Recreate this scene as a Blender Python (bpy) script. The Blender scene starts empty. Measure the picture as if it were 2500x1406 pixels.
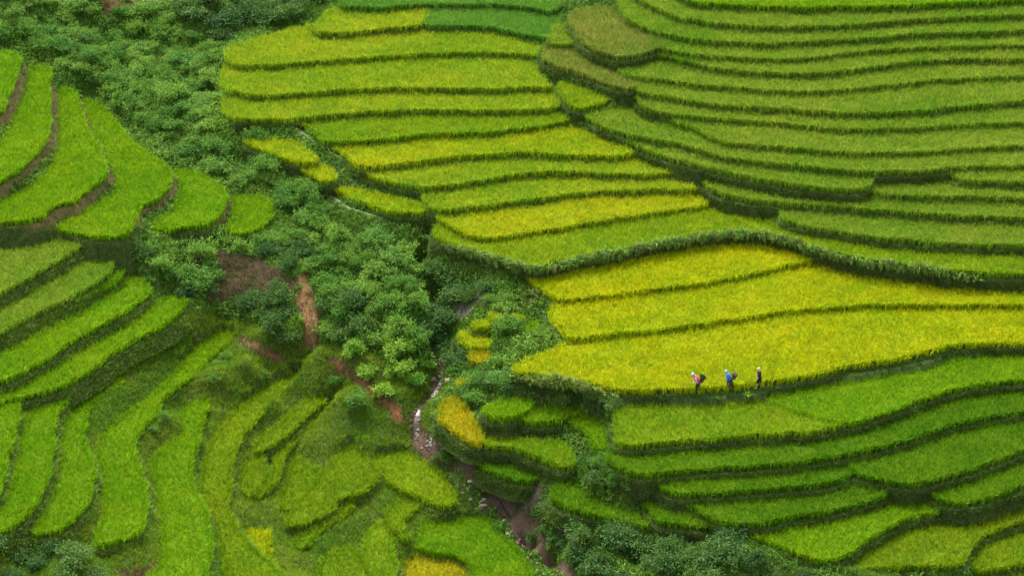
import bpy, bmesh, math, random
import numpy as np
from mathutils import Vector, Matrix
sc = bpy.context.scene
rng = np.random.default_rng(7); random.seed(7)
R = math.radians
# ------------------------------------------------------------------ camera, sky, sun
FPX = 6820.0; PITCH = R(27); DIST = 220.0
cp, sp = math.cos(PITCH), math.sin(PITCH)
FW = np.array([0, cp, -sp]); RT = np.array([1.0, 0, 0]); UP = np.array([0, sp, cp])
def raydir(px, py):
    px = np.asarray(px, float); py = np.asarray(py, float)
    a = (px-1250)/FPX; b = -(py-703)/FPX
    return FW[None, :] + a[:, None]*RT[None, :] + b[:, None]*UP[None, :]
_d = raydir([1780], [962])[0]
CAM = -_d/np.linalg.norm(_d)*DIST
cam = bpy.data.objects.new("Camera", bpy.data.cameras.new("Camera"))
sc.collection.objects.link(cam); sc.camera = cam
cam.data.sensor_width = 36; cam.data.lens = 36*FPX/2500
cam.data.clip_start = 1; cam.data.clip_end = 2000
cam.location = CAM; cam.rotation_euler = (math.pi/2-PITCH, 0, 0)
def hit(px, py, z):
    d = raydir(px, py); t = (z-CAM[2])/d[:, 2]
    return CAM[None, :] + d*t[:, None]
def topx(P):
    v = P-CAM[None, :]
    w = v@FW
    return np.stack([1250+FPX*(v@RT)/w, 703-FPX*(v@UP)/w], 1)
world = bpy.data.worlds.new("World"); sc.world = world; world.use_nodes = True
nt = world.node_tree; bg = nt.nodes['Background']
sky = nt.nodes.new('ShaderNodeTexSky'); sky.sky_type = 'NISHITA'; sky.sun_disc = False
SUN_EL, SUN_AZ = R(58), R(-25)            # azimuth from +Y (behind the hill), turning left
sky.sun_elevation = SUN_EL; sky.sun_rotation = SUN_AZ
sky.dust_density = 3.0; sky.air_density = 1.0
hs = nt.nodes.new('ShaderNodeHueSaturation'); hs.inputs['Saturation'].default_value = .35     # milky overcast
nt.links.new(sky.outputs[0], hs.inputs['Color']); nt.links.new(hs.outputs[0], bg.inputs[0]); bg.inputs[1].default_value = 0.15
sun = bpy.data.objects.new("Sun", bpy.data.lights.new("Sun", 'SUN')); sc.collection.objects.link(sun)
sun.data.energy = 2.2; sun.data.angle = R(14); sun.data.color = (1, .97, .90)
sdir = Vector((math.sin(SUN_AZ)*math.cos(SUN_EL), math.cos(SUN_AZ)*math.cos(SUN_EL), math.sin(SUN_EL)))
sun.rotation_euler = sdir.to_track_quat('Z', 'Y').to_euler(); sun.location = (0, 60, 120)
sc.view_settings.view_transform = 'Standard'; sc.view_settings.look = 'None'
sc.view_settings.exposure = 1.3; sc.view_settings.gamma = 1

# ------------------------------------------------------------------ helpers
def link(o, parent=None):
    sc.collection.objects.link(o)
    if parent is not None: o.parent = parent
    return o
def tag(o, label=None, cat=None, group=None, kind=None):
    if label: o['label'] = label
    if cat: o['category'] = cat
    if group: o['group'] = group
    if kind: o['kind'] = kind
    return o
def tri_mesh(name, V, C=None, mat=None):
    """V (n,3) : every three rows are one triangle"""
    V = np.ascontiguousarray(V, dtype=np.float32); n = len(V); m = n//3
    me = bpy.data.meshes.new(name)
    me.vertices.add(n); me.vertices.foreach_set('co', V.ravel())
    me.loops.add(n); me.loops.foreach_set('vertex_index', np.arange(n, dtype=np.int32))
    me.polygons.add(m); me.polygons.foreach_set('loop_start', np.arange(0, n, 3, dtype=np.int32))
    me.polygons.foreach_set('loop_total', np.full(m, 3, dtype=np.int32))
    if C is not None:
        a = me.color_attributes.new('tint', 'FLOAT_COLOR', 'POINT')
        c4 = np.ones((n, 4), np.float32); c4[:, :3] = C
        a.data.foreach_set('color', c4.ravel())
    me.update()
    if mat: me.materials.append(mat)
    return me
_nw = [(rng.normal(size=2), rng.uniform(0, 6.28)) for _ in range(40)]
def noise(x, y, scale, k=0):
    s = 0
    for i in range(8):
        d, p = _nw[(i+k*5) % 40]
        s = s + np.sin((x*d[0]+y*d[1])/scale*1.6+p+1.3*np.sin((x*d[1]-y*d[0])/scale*.8+p*2))
    return s/4.0
def blades(P, h, w, C, k=5, lean=(0.2, 1.0), arch=False, spread=.06, out=None, tipmix=None):
    """grass or rice leaves rooted at P"""
    n = len(P)
    if n == 0: return np.zeros((0, 3)), np.zeros((0, 3))
    P = np.repeat(P, k, 0); C = np.repeat(C, k, 0); N = n*k
    h = np.repeat(np.broadcast_to(h, (n,)), k)*rng.uniform(.65, 1.15, N)
    ph = rng.uniform(0, 2*np.pi, N); L = rng.uniform(lean[0], lean[1], N)
    D = np.stack([np.cos(ph), np.sin(ph)], 1)
    if out is not None:
        D = D*.7+np.repeat(out, k, 0)
        D /= np.linalg.norm(D, axis=1)[:, None]+1e-6
    base = P.copy(); base[:, :2] += rng.normal(size=(N, 2))*spread
    sx = np.stack([-D[:, 1], D[:, 0], np.zeros(N)], 1)
    q = rng.uniform(-.9, .9, N); sx = sx*np.cos(q)[:, None]+np.stack([D[:, 0], D[:, 1], np.zeros(N)], 1)*np.sin(q)[:, None]
    sx *= (w*rng.uniform(.7, 1.3, N))[:, None]/2
    D3 = np.stack([D[:, 0], D[:, 1], np.zeros(N)], 1); Z = np.array([0, 0, 1.0])
    C = C*rng.uniform(.8, 1.2, (N, 1))
    if not arch:
        tip = base+D3*(h*np.sin(L))[:, None]+Z*(h*np.cos(L))[:, None]
        V = np.stack([base-sx, base+sx, tip], 1).reshape(-1, 3)
        return V, np.repeat(C, 3, 0)
    mid = base+D3*(h*.55*np.sin(L*.5))[:, None]+Z*(h*.62*np.cos(L*.5))[:, None]
    tip = mid+D3*(h*.5*np.sin(L*1.5))[:, None]+Z*(h*.45*np.cos(L*1.5))[:, None]
    V = np.stack([base-sx*.8, base+sx*.8, mid+sx, base-sx*.8, mid+sx, mid-sx, mid-sx, mid+sx, tip], 1).reshape(-1, 3)
    return V, np.repeat(C, 9, 0)
def inpoly(X, Y, poly):
    r = np.zeros(X.shape, bool); n = len(poly); j = n-1
    for i in range(n):
        xi, yi = poly[i]; xj, yj = poly[j]
        if yi != yj:
            c = ((yi > Y) != (yj > Y)) & (X < (xj-xi)*(Y-yi)/(yj-yi)+xi)
            r ^= c
        j = i
    return r
def smooth_poly(p, it=2, closed=True):
    p = np.array(p, float)
    q = []
    n = len(p)
    for i in range(n if closed else n-1):
        a, b = p[i], p[(i+1) % n]; m = max(1, int(np.linalg.norm(b-a)/45))
        for k in range(m): q.append(a+(b-a)*k/m)
    if not closed: q.append(p[-1])
    p = np.array(q)
    for _ in range(it):
        if closed:
            nx = np.roll(p, -1, 0); p = np.stack([.75*p+.25*nx, .25*p+.75*nx], 1).reshape(-1, 2)
        else:
            a = p[:-1]; b = p[1:]
            p = np.concatenate([p[:1], np.stack([.75*a+.25*b, .25*a+.75*b], 1).reshape(-1, 2), p[-1:]])
    return p

# ------------------------------------------------------------------ materials
def new_mat(name):
    m = bpy.data.materials.new(name); m.use_nodes = True
    t = m.node_tree; b = t.nodes['Principled BSDF']
    return m, t, b
def leaf_mat(name, scale=9.0, amt=.25, trans=.35, rough=.6):
    m, t, b = new_mat(name)
    at = t.nodes.new('ShaderNodeAttribute'); at.attribute_name = 'tint'
    ge = t.nodes.new('ShaderNodeNewGeometry')
    nz = t.nodes.new('ShaderNodeTexNoise'); nz.inputs['Scale'].default_value = scale
    t.links.new(ge.outputs['Position'], nz.inputs['Vector'])
    mr = t.nodes.new('ShaderNodeMapRange'); mr.inputs['To Min'].default_value = 1-amt; mr.inputs['To Max'].default_value = 1+amt
    t.links.new(nz.outputs['Fac'], mr.inputs['Value'])
    mx = t.nodes.new('ShaderNodeVectorMath'); mx.operation = 'SCALE'
    t.links.new(at.outputs['Color'], mx.inputs[0]); t.links.new(mr.outputs[0], mx.inputs['Scale'])
    t.links.new(mx.outputs[0], b.inputs['Base Color'])
    b.inputs['Roughness'].default_value = rough; b.inputs['Specular IOR Level'].default_value = .12
    if trans > 0:
        tr = t.nodes.new('ShaderNodeBsdfTranslucent'); t.links.new(mx.outputs[0], tr.inputs['Color'])
        ms = t.nodes.new('ShaderNodeMixShader'); ms.inputs[0].default_value = trans
        t.links.new(b.outputs[0], ms.inputs[1]); t.links.new(tr.outputs[0], ms.inputs[2])
        t.links.new(ms.outputs[0], t.nodes['Material Output'].inputs['Surface'])
    return m
M_crop = leaf_mat('rice_leaves', 3.0, .12, .35)
M_core = leaf_mat('rice_stems', 14.0, .35, 0, .9)
M_grass = leaf_mat('grass_blades', 2.0, .2, .3)
def ground_mat():
    m, t, b = new_mat('ground_earth')
    at = t.nodes.new('ShaderNodeAttribute'); at.attribute_name = 'tint'
    ge = t.nodes.new('ShaderNodeNewGeometry')
    cols = []
    for s in (1.1, 7.0):
        nz = t.nodes.new('ShaderNodeTexNoise'); nz.inputs['Scale'].default_value = s; nz.inputs['Detail'].default_value = 8
        nz.inputs['Roughness'].default_value = .7
        t.links.new(ge.outputs['Position'], nz.inputs['Vector']); cols.append(nz)
    ad = t.nodes.new('ShaderNodeMath'); ad.operation = 'ADD'
    t.links.new(cols[0].outputs['Fac'], ad.inputs[0]); t.links.new(cols[1].outputs['Fac'], ad.inputs[1])
    mr = t.nodes.new('ShaderNodeMapRange'); mr.inputs['From Min'].default_value = .6; mr.inputs['From Max'].default_value = 1.4
    mr.inputs['To Min'].default_value = .35; mr.inputs['To Max'].default_value = 1.6
    t.links.new(ad.outputs[0], mr.inputs['Value'])
    mx = t.nodes.new('ShaderNodeVectorMath'); mx.operation = 'SCALE'
    t.links.new(at.outputs['Color'], mx.inputs[0]); t.links.new(mr.outputs[0], mx.inputs['Scale'])
    t.links.new(mx.outputs[0], b.inputs['Base Color']); b.inputs['Roughness'].default_value = .95
    b.inputs['Specular IOR Level'].default_value = .15
    bp = t.nodes.new('ShaderNodeBump'); bp.inputs['Strength'].default_value = .9; bp.inputs['Distance'].default_value = .25
    t.links.new(ad.outputs[0], bp.inputs['Height']); t.links.new(bp.outputs[0], b.inputs['Normal'])
    return m
M_ground = ground_mat(); M_bank = M_ground.copy(); M_bank.name = 'bank_earth'
def flat_mat(name, col, rough=.8, var=.2, scale=20.0, bump=0.0):
    m, t, b = new_mat(name)
    tc = t.nodes.new('ShaderNodeTexCoord')
    nz = t.nodes.new('ShaderNodeTexNoise'); nz.inputs['Scale'].default_value = scale; nz.inputs['Detail'].default_value = 5
    t.links.new(tc.outputs['Object'], nz.inputs['Vector'])
    rp = t.nodes.new('ShaderNodeValToRGB')
    rp.color_ramp.elements[0].position = .3; rp.color_ramp.elements[1].position = .7
    rp.color_ramp.elements[0].color = tuple(c*(1-var) for c in col)+(1,)
    rp.color_ramp.elements[1].color = tuple(min(1, c*(1+var)) for c in col)+(1,)
    t.links.new(nz.outputs['Fac'], rp.inputs[0]); t.links.new(rp.outputs[0], b.inputs['Base Color'])
    b.inputs['Roughness'].default_value = rough
    if bump:
        bp = t.nodes.new('ShaderNodeBump'); bp.inputs['Strength'].default_value = bump; bp.inputs['Distance'].default_value = .05
        t.links.new(nz.outputs['Fac'], bp.inputs['Height']); t.links.new(bp.outputs[0], b.inputs['Normal'])
    return m

# ------------------------------------------------------------------ outlines measured in the photograph (each laid on its own level terrace)
S = 2.8114
REG = {'A': (0, 0), 'B': (0, 450), 'C': (0, 906), 'D': (600, 906), 'E': (600, 450), 'F': (1000, 650),
       'G': (500, 0), 'H': (1150, 0), 'I': (1800, 0), 'J': (1800, 400), 'K': (1250, 906), 'L': (1800, 906)}
CUR = {}
def parse(s):
    reg = 'P'; out = []
    for tk in s.split():
        if tk.isalpha(): reg = tk; continue
        if tk[0] == '@':
            rev = tk[1] == '-'; nm = tk[2:] if rev else tk[1:]
            nm, rg = (nm.split(':')+[''])[:2]
            c = CUR[nm]
            if rg:
                x0, x1 = map(float, rg.split('~'))
                xs = [p[0] for p in c]; ys = [p[1] for p in c]
                mid = [p for p in c if x0 < p[0] < x1]
                c = [(x0, float(np.interp(x0, xs, ys)))]+mid+[(x1, float(np.interp(x1, xs, ys)))]
            out += (c[::-1] if rev else c); continue
        x, y = map(float, tk.split(','))
        if reg != 'P': x = REG[reg][0]+x/S; y = REG[reg][1]+y/S
        out.append((x, y))
    return out
def curve(n, s): CUR[n] = parse(s)
XR = 2800
# right-hand block : front edges from the top down
curve('rA', "P 1560,-90 1640,-25 1701,0 1755,3 1850,9 1942,12 2102,10 2227,5 2334,0 2500,-8 2800,-24")
curve('r1', "P 1500,-60 1540,-25 1570,0 1612,18 1666,39 1755,51 1850,59 1907,59 2049,57 2191,44 2334,36 2500,30 2800,20")
curve('r2', "P 1502,-20 1516,25 1541,43 1577,64 1648,83 1755,95 1850,100 1907,98 2013,92 2120,87 2227,76 2334,73 2500,68 2800,58")
curve('r3', "P 1590,108 1666,122 1737,131 1850,138 1907,139 2013,131 2120,117 2227,110 2334,107 2500,103 2800,96")
curve('r4', "P 1575,122 1640,134 1684,147 1755,161 1850,170 1960,174 2049,168 2120,157 2227,144 2334,137 2500,137 2800,132")
curve('r5', "P 1516,171 1559,183 1612,187 1719,202 1850,212 1907,216 2013,217 2085,210 2191,199 2298,187 2500,178 2800,168")
curve('r6', "P 1552,211 1577,220 1630,228 1684,238 1755,250 1850,255 1907,259 2049,268 2156,269 2262,262 2369,250 2500,240 2800,224")
curve('r7', "P 1563,243 1577,258 1630,271 1719,281 1850,290 1907,294 2013,306 2120,309 2227,306 2334,299 2500,292 2800,280")
curve('r8', "P 1641,292 1684,302 1712,313 1733,329 1772,343 1850,349 1907,352 2013,361 2085,367 2156,366 2262,362 2369,355 2500,348 2800,336")
curve('r9', "P 1427,277 1470,300 1506,315 1577,330 1648,342 1701,357 1755,374 1850,388 1907,393 2013,404 2120,412 2262,408 2369,399 2500,398 2800,394")
curve('r10', "P 1520,332 1559,352 1612,374 1666,386 1719,400 1772,413 1850,427 1907,438 1978,448 2049,454 2110,455")
curve('r10b', "P 2318,426 2369,433 2500,438 2800,445")
curve('r11', "P 2112,460 2150,466 2191,468 2298,471 2405,475 2500,478 2800,486")
curve('r12', "P 1719,445 1737,457 1790,473 1850,482 1978,492 2085,500 2191,509 2298,517 2500,525 2800,535")
curve('r13', "P 1907,521 1925,533 1978,546 2049,557 2120,570 2227,580 2334,588 2500,592 2800,600")
curve('f4', "P 1062,572 1098,588 1169,606 1222,622 1276,640 1310,645 1400,622 1500,605 1600,584 1700,566 1800,556 1853,558 1925,572 1996,597 2067,615 2120,626 2227,638 2334,653 2405,658 2500,661 2800,668")
curve('f5', "P 1078,530 1100,545 1123,558 1151,570 1187,573 1240,568 1300,559 1390,546 1480,529 1600,511 1700,499 1732,492")
curve('f6', "P 1040,492 1050,503 1134,501 1205,491 1300,479 1363,470 1435,461 1541,457 1612,454 1684,457 1703,454")
curve('f7', "P 873,412 909,425 962,439 1016,448 1044,451 1105,443 1200,429 1221,423 1328,412 1399,411 1506,418 1600,417 1648,414")
curve('f8', "P 866,400 927,397 1034,386 1105,375 1200,369 1292,365 1399,372 1506,374 1548,370")
curve('f9', "P 795,340 856,339 962,329 1069,319 1200,316 1292,305 1363,294 1403,284")
curve('f10', "P 546,272 571,284 642,286 713,284 820,272 927,265 1034,261 1200,263 1292,260 1363,257")
curve('f11', "P 546,210 589,223 642,227 713,223 820,214 891,209 1034,208 1200,211 1292,206 1356,207")
curve('f12', "P 553,139 571,151 642,154 749,145 856,136 962,129 1069,124 1200,122 1292,127 1314,131")
curve('f13', "P 763,70 802,75 856,73 927,64 1034,56 1200,59 1221,65 1274,75 1328,88")
curve('f14', "P 820,8 927,11 1034,5 1200,4 1221,5 1292,11 1363,26")
curve('y3', "P 1300,690 1330,702 1362,727 1500,712 1600,698 1700,686 1800,669 1871,652 1942,637 1990,628")
curve('y2', "P 1340,766 1365,795 1388,820 1500,806 1600,797 1700,784 1800,770 1871,758 1942,749 2049,741 2120,736 2262,736 2500,737 2800,739")
curve('y1', "P 1250,893 1300,905 1400,917 1480,937 1520,945 1606,944 1712,941 1819,932 1872,925 1950,913 2067,885 2191,868 2273,848 2334,833 2500,828 2800,824")
curve('g1', "K 700,480 850,487 1100,458 1400,440 1968,393 L 400,412 600,380 850,317 1100,238 1300,158 1500,98 1700,58 1968,36 P 2800,905")
curve('g2', "K 660,590 750,648 870,688 1000,683 1200,657 1500,637 1800,617 L 300,617 700,557 1000,497 1300,407 1500,337 1700,287 1968,257 P 2800,980")
curve('g3b', "L 815,690 950,708 1080,738 1200,760 1400,715 1600,655 1800,577 1968,515 P 2800,1000")
PATH = parse("P 1470,962 1550,966 1700,962 1800,953 1900,943 2000,924 2100,910 2200,896 2270,878 2330,856 2500,845 2800,838")
# name suffix, level of the crop's top, tint, outline, label
CL = {  # green, yellow, share of yellow
 'gold': ((.28, .34, .008), (.54, .43, .008), .60),
 'yel': ((.27, .41, .004), (.52, .51, .004), .62),
 'lem': ((.22, .38, .008), (.48, .48, .008), .52),
 'yg': ((.19, .35, .012), (.40, .45, .014), .52),
 'lime': ((.16, .32, .008), (.33, .41, .008), .45),
 'olive': ((.15, .30, .014), (.30, .37, .032), .45),
 'dull': ((.16, .25, .025), (.30, .31, .050), .55),
 'deep': ((.08, .22, .004), (.18, .31, .006), .38),
 'rough': ((.10, .27, .020), (.18, .34, .040), .40),
 'leafy': ((.14, .32, .004), (.27, .40, .005), .42),
 'moss': ((.15, .29, .006), (.30, .38, .008), .42),
}
FD = [
 (11.4, 'leafy', "@rA P 2800,-150 1450,-150", "bright yellow-green rice sliver along the very top right edge of the hillside"),
 (10.7, 'olive', "@r1 @-rA", "uppermost full olive rice terrace at the top right, under the bright sliver"),
 (10.1, 'olive', "@r2 @-r1", "olive rice terrace at top right whose blunt left end hangs over the brownish field"),
 (9.5, 'olive', "@r3 @-r2:1590~2800", "olive rice terrace continuing rightwards from the brownish field's lower right corner"),
 (9.0, 'olive', "@r4 @-r3", "thin rice terrace tapering to a point under the brownish field's right end"),
 (8.4, 'olive', "@r5 @-r4 H 1240,370 1150,395 1060,410 1010,430 1005,450", "long rice terrace starting just below the brownish field and right of the dull wedge field"),
 (7.9, 'olive', "@r6 @-r5:1560~2800 H 1125,560", "rice terrace starting at the dark notch right of the dull wedge field"),
 (7.3, 'olive', "@r7 @-r6:1552~2800", "rice terrace with a rounded left end directly above the earthen notch bank"),
 (6.8, 'olive', "@r8 @-r7:1641~2800", "rice terrace whose left end hooks round beside a curved dark bank, right block"),
 (6.3, 'olive', "@r9 @-r8:1630~2800 H 1230,790 1150,740 1100,722 980,715 900,738 770,758", "broad green rice terrace starting at the stone marker on the central divider"),
 (5.7, 'olive', "@r10 P 2128,435 @-r9:1510~2128", "green rice terrace ending at the bare stubble strip, along the central divider"),
 (5.8, 'olive', "@r10b @-r9:2318~2800", "short rice terrace at the right edge beside the bare stubble strip"),
 (5.1, 'olive', "@r11 @-r10b:2330~2800 P 2270,430 2200,434 2150,445", "narrow rice terrace under the bare stubble strip at the right"),
 (4.5, 'olive', "@r12 @-r11:2112~2800 @-r10:1719~2100 P 1712,430", "long rice terrace on the right whose left tip meets the diagonal ditch"),
 (3.8, 'olive', "@r13 @-r12:1960~2800 P 1905,506", "lowest olive rice terrace of the right block with tall brown stems along its front"),
 (2.9, 'lime', "@f4 P 2800,600 @-r13:1925~2500 P 1900,512 @-r12:1740~1890 @-f5:1090~1732 P 1060,550", "long lime rice terrace wrapping round the hill above the leaning grassy band"),
 (3.35, 'lem', "@f5 P 1700,470 @-f6:1050~1690 P 1066,515", "yellow rice terrace with a rounded lower left end, second above the leaning grassy band"),
 (3.95, 'yg', "@f6 P 1690,440 @-f7:1040~1650 P 1036,470", "yellow-green rice terrace with orange tinge at its right tip by the ditch"),
 (4.55, 'yg', "@f7 P 1640,405 @-f8:875~1548 P 862,408", "yellow-green rice terrace whose left tip starts by the small path junction"),
 (5.15, 'lem', "@f8 P 1545,360 1480,330 1412,310 @-f9:810~1400 P 795,350 820,358 852,380", "yellow rice terrace below the central divider's stone marker"),
 (5.7, 'lime', "@f9 P 1400,278 1375,265 @-f10:699~1355 P 715,298 749,303 774,318 785,338", "lime rice terrace with a pointed right tip at the stone marker"),
 (6.3, 'yg', "@f10 P 1365,240 1352,222 @-f11:546~1350 P 543,245", "yellow-green rice terrace, third rounded end from the top left of the central block"),
 (6.9, 'yg', "@f11 P 1330,195 1314,175 1310,145 @-f12:553~1305 P 540,180 535,195", "yellow-green rice terrace with the furthest jutting rounded left end in the central block"),
 (7.45, 'yg', "@f12 P 1322,118 1331,100 @-f13:763~1325 P 767,54 713,64 678,80 607,92 565,108 548,121", "large yellow-green rice terrace atop the central block with a long sloping left shoulder"),
 (8.1, 'yg', "@f13:763~1034 P 1045,30 1040,4 @-f14:831~1030 P 806,20 780,45", "pale yellow-green rice terrace high in the central block, left of the rough green plot"),
 (8.12, 'rough', "@f13:1034~1328 P 1350,85 1368,60 1370,28 @-f14:1036~1355 P 1044,30", "rough unripe green plot beside the pale yellow-green terrace at the top centre"),
 (8.7, 'rough', "@f14 P 1380,-30 1390,-140 840,-140 850,-60", "green rice terrace cut by the photo's top edge at centre"),
 (9.5, 'dull', "H 660,60 850,35 1010,40 1040,90 1110,160 1230,220 1340,255 1340,300 1200,343 1060,373 950,363 850,323 760,263 700,180", "brownish ripe rice field with a rounded lower edge near the top centre"),
 (8.6, 'olive', "H 570,160 650,150 690,230 715,280 650,288 520,285 540,240", "tiny olive plot squeezed between the rough green plot and the brownish field"),
 (8.1, 'dull', "H 500,320 540,300 700,300 780,350 850,400 1000,440 1050,490 1115,550 1110,590 1050,585 900,540 750,480 600,440 500,400 482,370", "dull wedge-shaped rice field with tall stems below the brownish field"),
 (6.9, 'lime', "H 585,580 620,552 700,570 850,620 950,640 930,680 850,705 780,725 720,725 650,665", "small leaf-shaped green plot under the dull wedge field"),
 (1.75, 'yel', "@y3 P 1996,630 1925,603 1853,580 1800,578 1700,586 1600,604 1500,628 1400,648 1310,660 1282,672", "yellow rice terrace under the leaning grassy band, ending in a point at the right"),
 (1.3, 'yel', "@y2 P 2800,690 2500,683 2350,683 2227,674 2120,660 2067,648 2000,630 @-y3:1362~1990 P 1350,745", "wide golden-yellow rice terrace, second above the three walkers"),
 (.85, 'yel', "@y1 @-y2:1392~2800 P 1373,838 1320,860 1262,880", "widest golden-yellow rice terrace right behind the three walkers"),
 (-.35, 'lime', "@g1:1499~2080 L 560,310 420,270 150,180 K 1700,185 1500,215 1300,215 1000,215 700,222 690,300 720,400", "lime and yellow mottled rice terrace directly below the walkers' path"),
 (-.25, 'leafy', "@g1:2070~2800 P 2800,850 2500,858 2334,869 2262,895 2067,928 L 450,95 170,165 420,260 560,300", "greener rice plot below the path, right of the mottled one"),
 (-1.2, 'deep', "@g2 @-g1:1499~2800 P 1484,1095 1481,1105", "deep green rice terrace, second below the walkers' path"),
 (-2.0, 'deep', "K 1000,768 1130,825 1300,820 1600,800 1900,775 L 300,777 600,752 790,695 780,640 760,570 @-g2:1595~2068 K 960,725", "green rice terrace with a hooked left end, third below the walkers' path"),
 (-1.95, 'deep', "@g3b @-g2:2075~2800 L 790,640", "broad green rice terrace at the right, third below the path, with a scalloped front"),
 (-2.8, 'deep', "K 1190,900 1300,955 1400,1003 1550,1033 1700,1015 1850,990 L 300,980 500,960 700,920 900,870 1000,830 1110,775 1000,735 880,725 840,715 790,700 600,757 300,782 K 1968,780 1600,805 1300,825 1170,880", "green rice terrace shaped like a long boat, fourth below the path"),
 (-3.4, 'deep', "K 850,830 960,860 1160,905 1260,960 1390,1030 1380,1055 1200,1035 1050,1015 975,1000 955,950 900,890", "small triangular green plot left of the boat-shaped terrace"),
 (-4.0, 'deep', "K 262,815 320,745 440,740 560,840 700,910 850,970 970,1010 960,1040 900,1045 700,995 500,945 380,915 275,858", "curved green rice plot hanging above the gully, lowest on the right bank"),
 (-3.7, 'leafy', "K 1505,1085 L 0,1075 300,1035 500,1000 800,945 1000,885 1180,840 1300,840 1380,880 1440,915 1425,935 1300,955 1150,990 1060,1030 900,1120 780,1215 680,1265 550,1275 400,1225 200,1135 0,1082", "bright wedge-shaped rice terrace pointing down at the lower right"),
 (-2.9, 'deep', "L 1282,790 1400,755 1600,700 1800,625 1968,560 P 2800,1040 2800,1130 L 1968,755 1800,825 1650,873 1500,885 1400,862 1315,818", "green rice terrace with a rounded left end at the lower right edge"),
 (-4.7, 'moss', "L 1445,930 1600,940 1750,905 1968,830 P 2800,1120 2800,1200 L 1968,998 1800,1058 1700,1090 1610,1170 1560,1280 1530,1305 1400,1315 1100,1318 900,1330 800,1360 700,1330 800,1240 900,1145 1060,1050 1200,1005 1425,945", "large dark mossy rice field near the bottom right corner"),
 (-5.5, 'moss', "L 1575,1290 1620,1200 1700,1130 1968,1070 P 2800,1230 2800,1320 L 1968,1295 1800,1335 1650,1345 1585,1320", "dark rice field low in the bottom right corner, beyond the large mossy one"),
 (-6.2, 'moss', "L 1600,1390 1800,1360 1968,1320 P 2800,1330 2800,1560 2300,1560", "darkest rice field cut by the bottom right corner"),
 (-5.7, 'moss', "D 30,560 100,555 130,610 115,720 60,820 0,860 -50,790 -30,650", "small mossy plot tucked left of the white trickle"),
 (-6.5, 'moss', "D 350,560 420,640 520,650 480,740 380,860 280,960 200,900 260,780 290,660", "sloping reddish-green mossy plot right of the white trickle"),
 # yellow and green plots by the gully
 (5.0, 'lem', "G 250,945 400,935 560,950 640,960 680,1010 775,1070 760,1095 640,1095 560,1075 480,1040 380,1000", "small yellow plot half hidden by brush left of the path junction"),
 (4.4, 'lem', "G 625,1120 700,1105 850,1130 900,1185 895,1215 820,1225 760,1195 680,1155", "small oval yellow-green plot beside the path junction"),
 (3.5, 'lem', "E 610,5 720,5 900,55 1100,90 1210,130 1232,180 1150,175 1000,170 880,135 750,90 660,50", "narrow orange-yellow rice strip above the thin path on the gully's right side"),
 (.3, 'lem', "F 540,315 600,310 645,340 620,358 560,348", "tiny yellow rice patch, upper left one beside the round bush"),
 (.3, 'lem', "F 690,325 770,320 775,358 700,360", "tiny yellow rice patch just right above the round bush"),
 (-.1, 'lem', "F 430,370 530,360 555,385 545,402 440,398", "tiny yellow rice patch left of the round bush"),
 (-.8, 'lem', "F 322,440 400,430 560,480 575,515 530,535 400,530 345,500", "yellow rice patch, middle one of the column by the gully"),
 (-1.2, 'gold', "F 410,590 450,567 550,562 568,600 540,635 490,655 430,630", "roundish orange-yellow rice patch under the middle patch by the gully"),
 (-1.9, 'gold', "F 325,775 460,732 472,752 430,780 340,800", "small orange-yellow patch right beside the stream bend"),
 (-2.5, 'gold', "F 188,1005 240,885 320,890 400,960 430,1030 480,1100 495,1190 470,1205 380,1165 260,1080", "slanting golden rice plot on the knoll above the pale stones"),
 (.2, 'leafy', "F 790,425 870,362 905,400 830,438", "tiny bright green patch right of the round bush"),
 (-1.1, 'leafy', "F 490,965 560,930 720,885 830,890 845,945 750,995 700,1020 560,1015", "shaggy bright green plot behind the knoll"),
 (-1.5, 'leafy', "F 750,1000 830,955 1000,950 1170,960 1190,985 1100,1020 960,1050 820,1045 750,1035", "bright green rice plot with pale stems showing along its front"),
 (-1.7, 'leafy', "F 1085,1035 1150,1010 1350,1010 1380,1080 1350,1235 1300,1250 1235,1170 1200,1100", "bright green rice plot sloping down beside the mottled terrace's left end"),
 (-4.1, 'deep', "P 1160,1112 1220,1118 1285,1128 1325,1148 1315,1162 1285,1168 1235,1158 1185,1138", "low grassy shelf just below the drooping green and yellow plot"),
 (-2.7, 'lime', "F 500,1165 700,1150 1000,1190 1090,1190 1120,1300 1130,1360 1000,1345 850,1275 700,1225 600,1210 500,1205", "drooping green and yellow rice plot right of the golden knoll plot"),
 # left hillside
 (8.4, 'leafy', "P -260,120 A 0,335 60,345 130,370 135,410 110,500 70,600 20,700 0,750 P -260,420", "leftmost rice terrace at the upper left edge, highest on the left hill"),
 (7.0, 'leafy', "A 200,450 320,440 340,470 330,600 330,750 335,900 270,1000 200,1080 100,1165 0,1225 P -260,560 -260,430 A 0,1020 50,870 130,690 180,540", "bright rice terrace second from the left on the upper left hill, above a brown bank"),
 (5.6, 'leafy', "A 390,600 430,580 510,610 550,720 590,860 640,960 700,1060 755,1145 700,1215 600,1285 500,1375 B 480,95 330,140 310,195 150,235 0,245 P -260,560 -260,510 A 0,1365 100,1320 250,1230 350,1130 400,1010 395,850 385,720", "widest bright rice terrace of the upper left hill, bending down to the left edge"),
 (4.4, 'leafy', "A 560,670 620,660 700,720 800,830 900,960 1050,1060 1150,1140 1180,1195 1150,1280 1050,1360 B 1000,115 940,145 940,200 900,285 850,335 700,340 550,318 400,295 380,280 500,220 650,130 760,60 A 810,1250 760,1130 700,1000 620,950 600,830 570,720", "long S-shaped rice terrace of the upper left hill next to the brush"),
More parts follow.
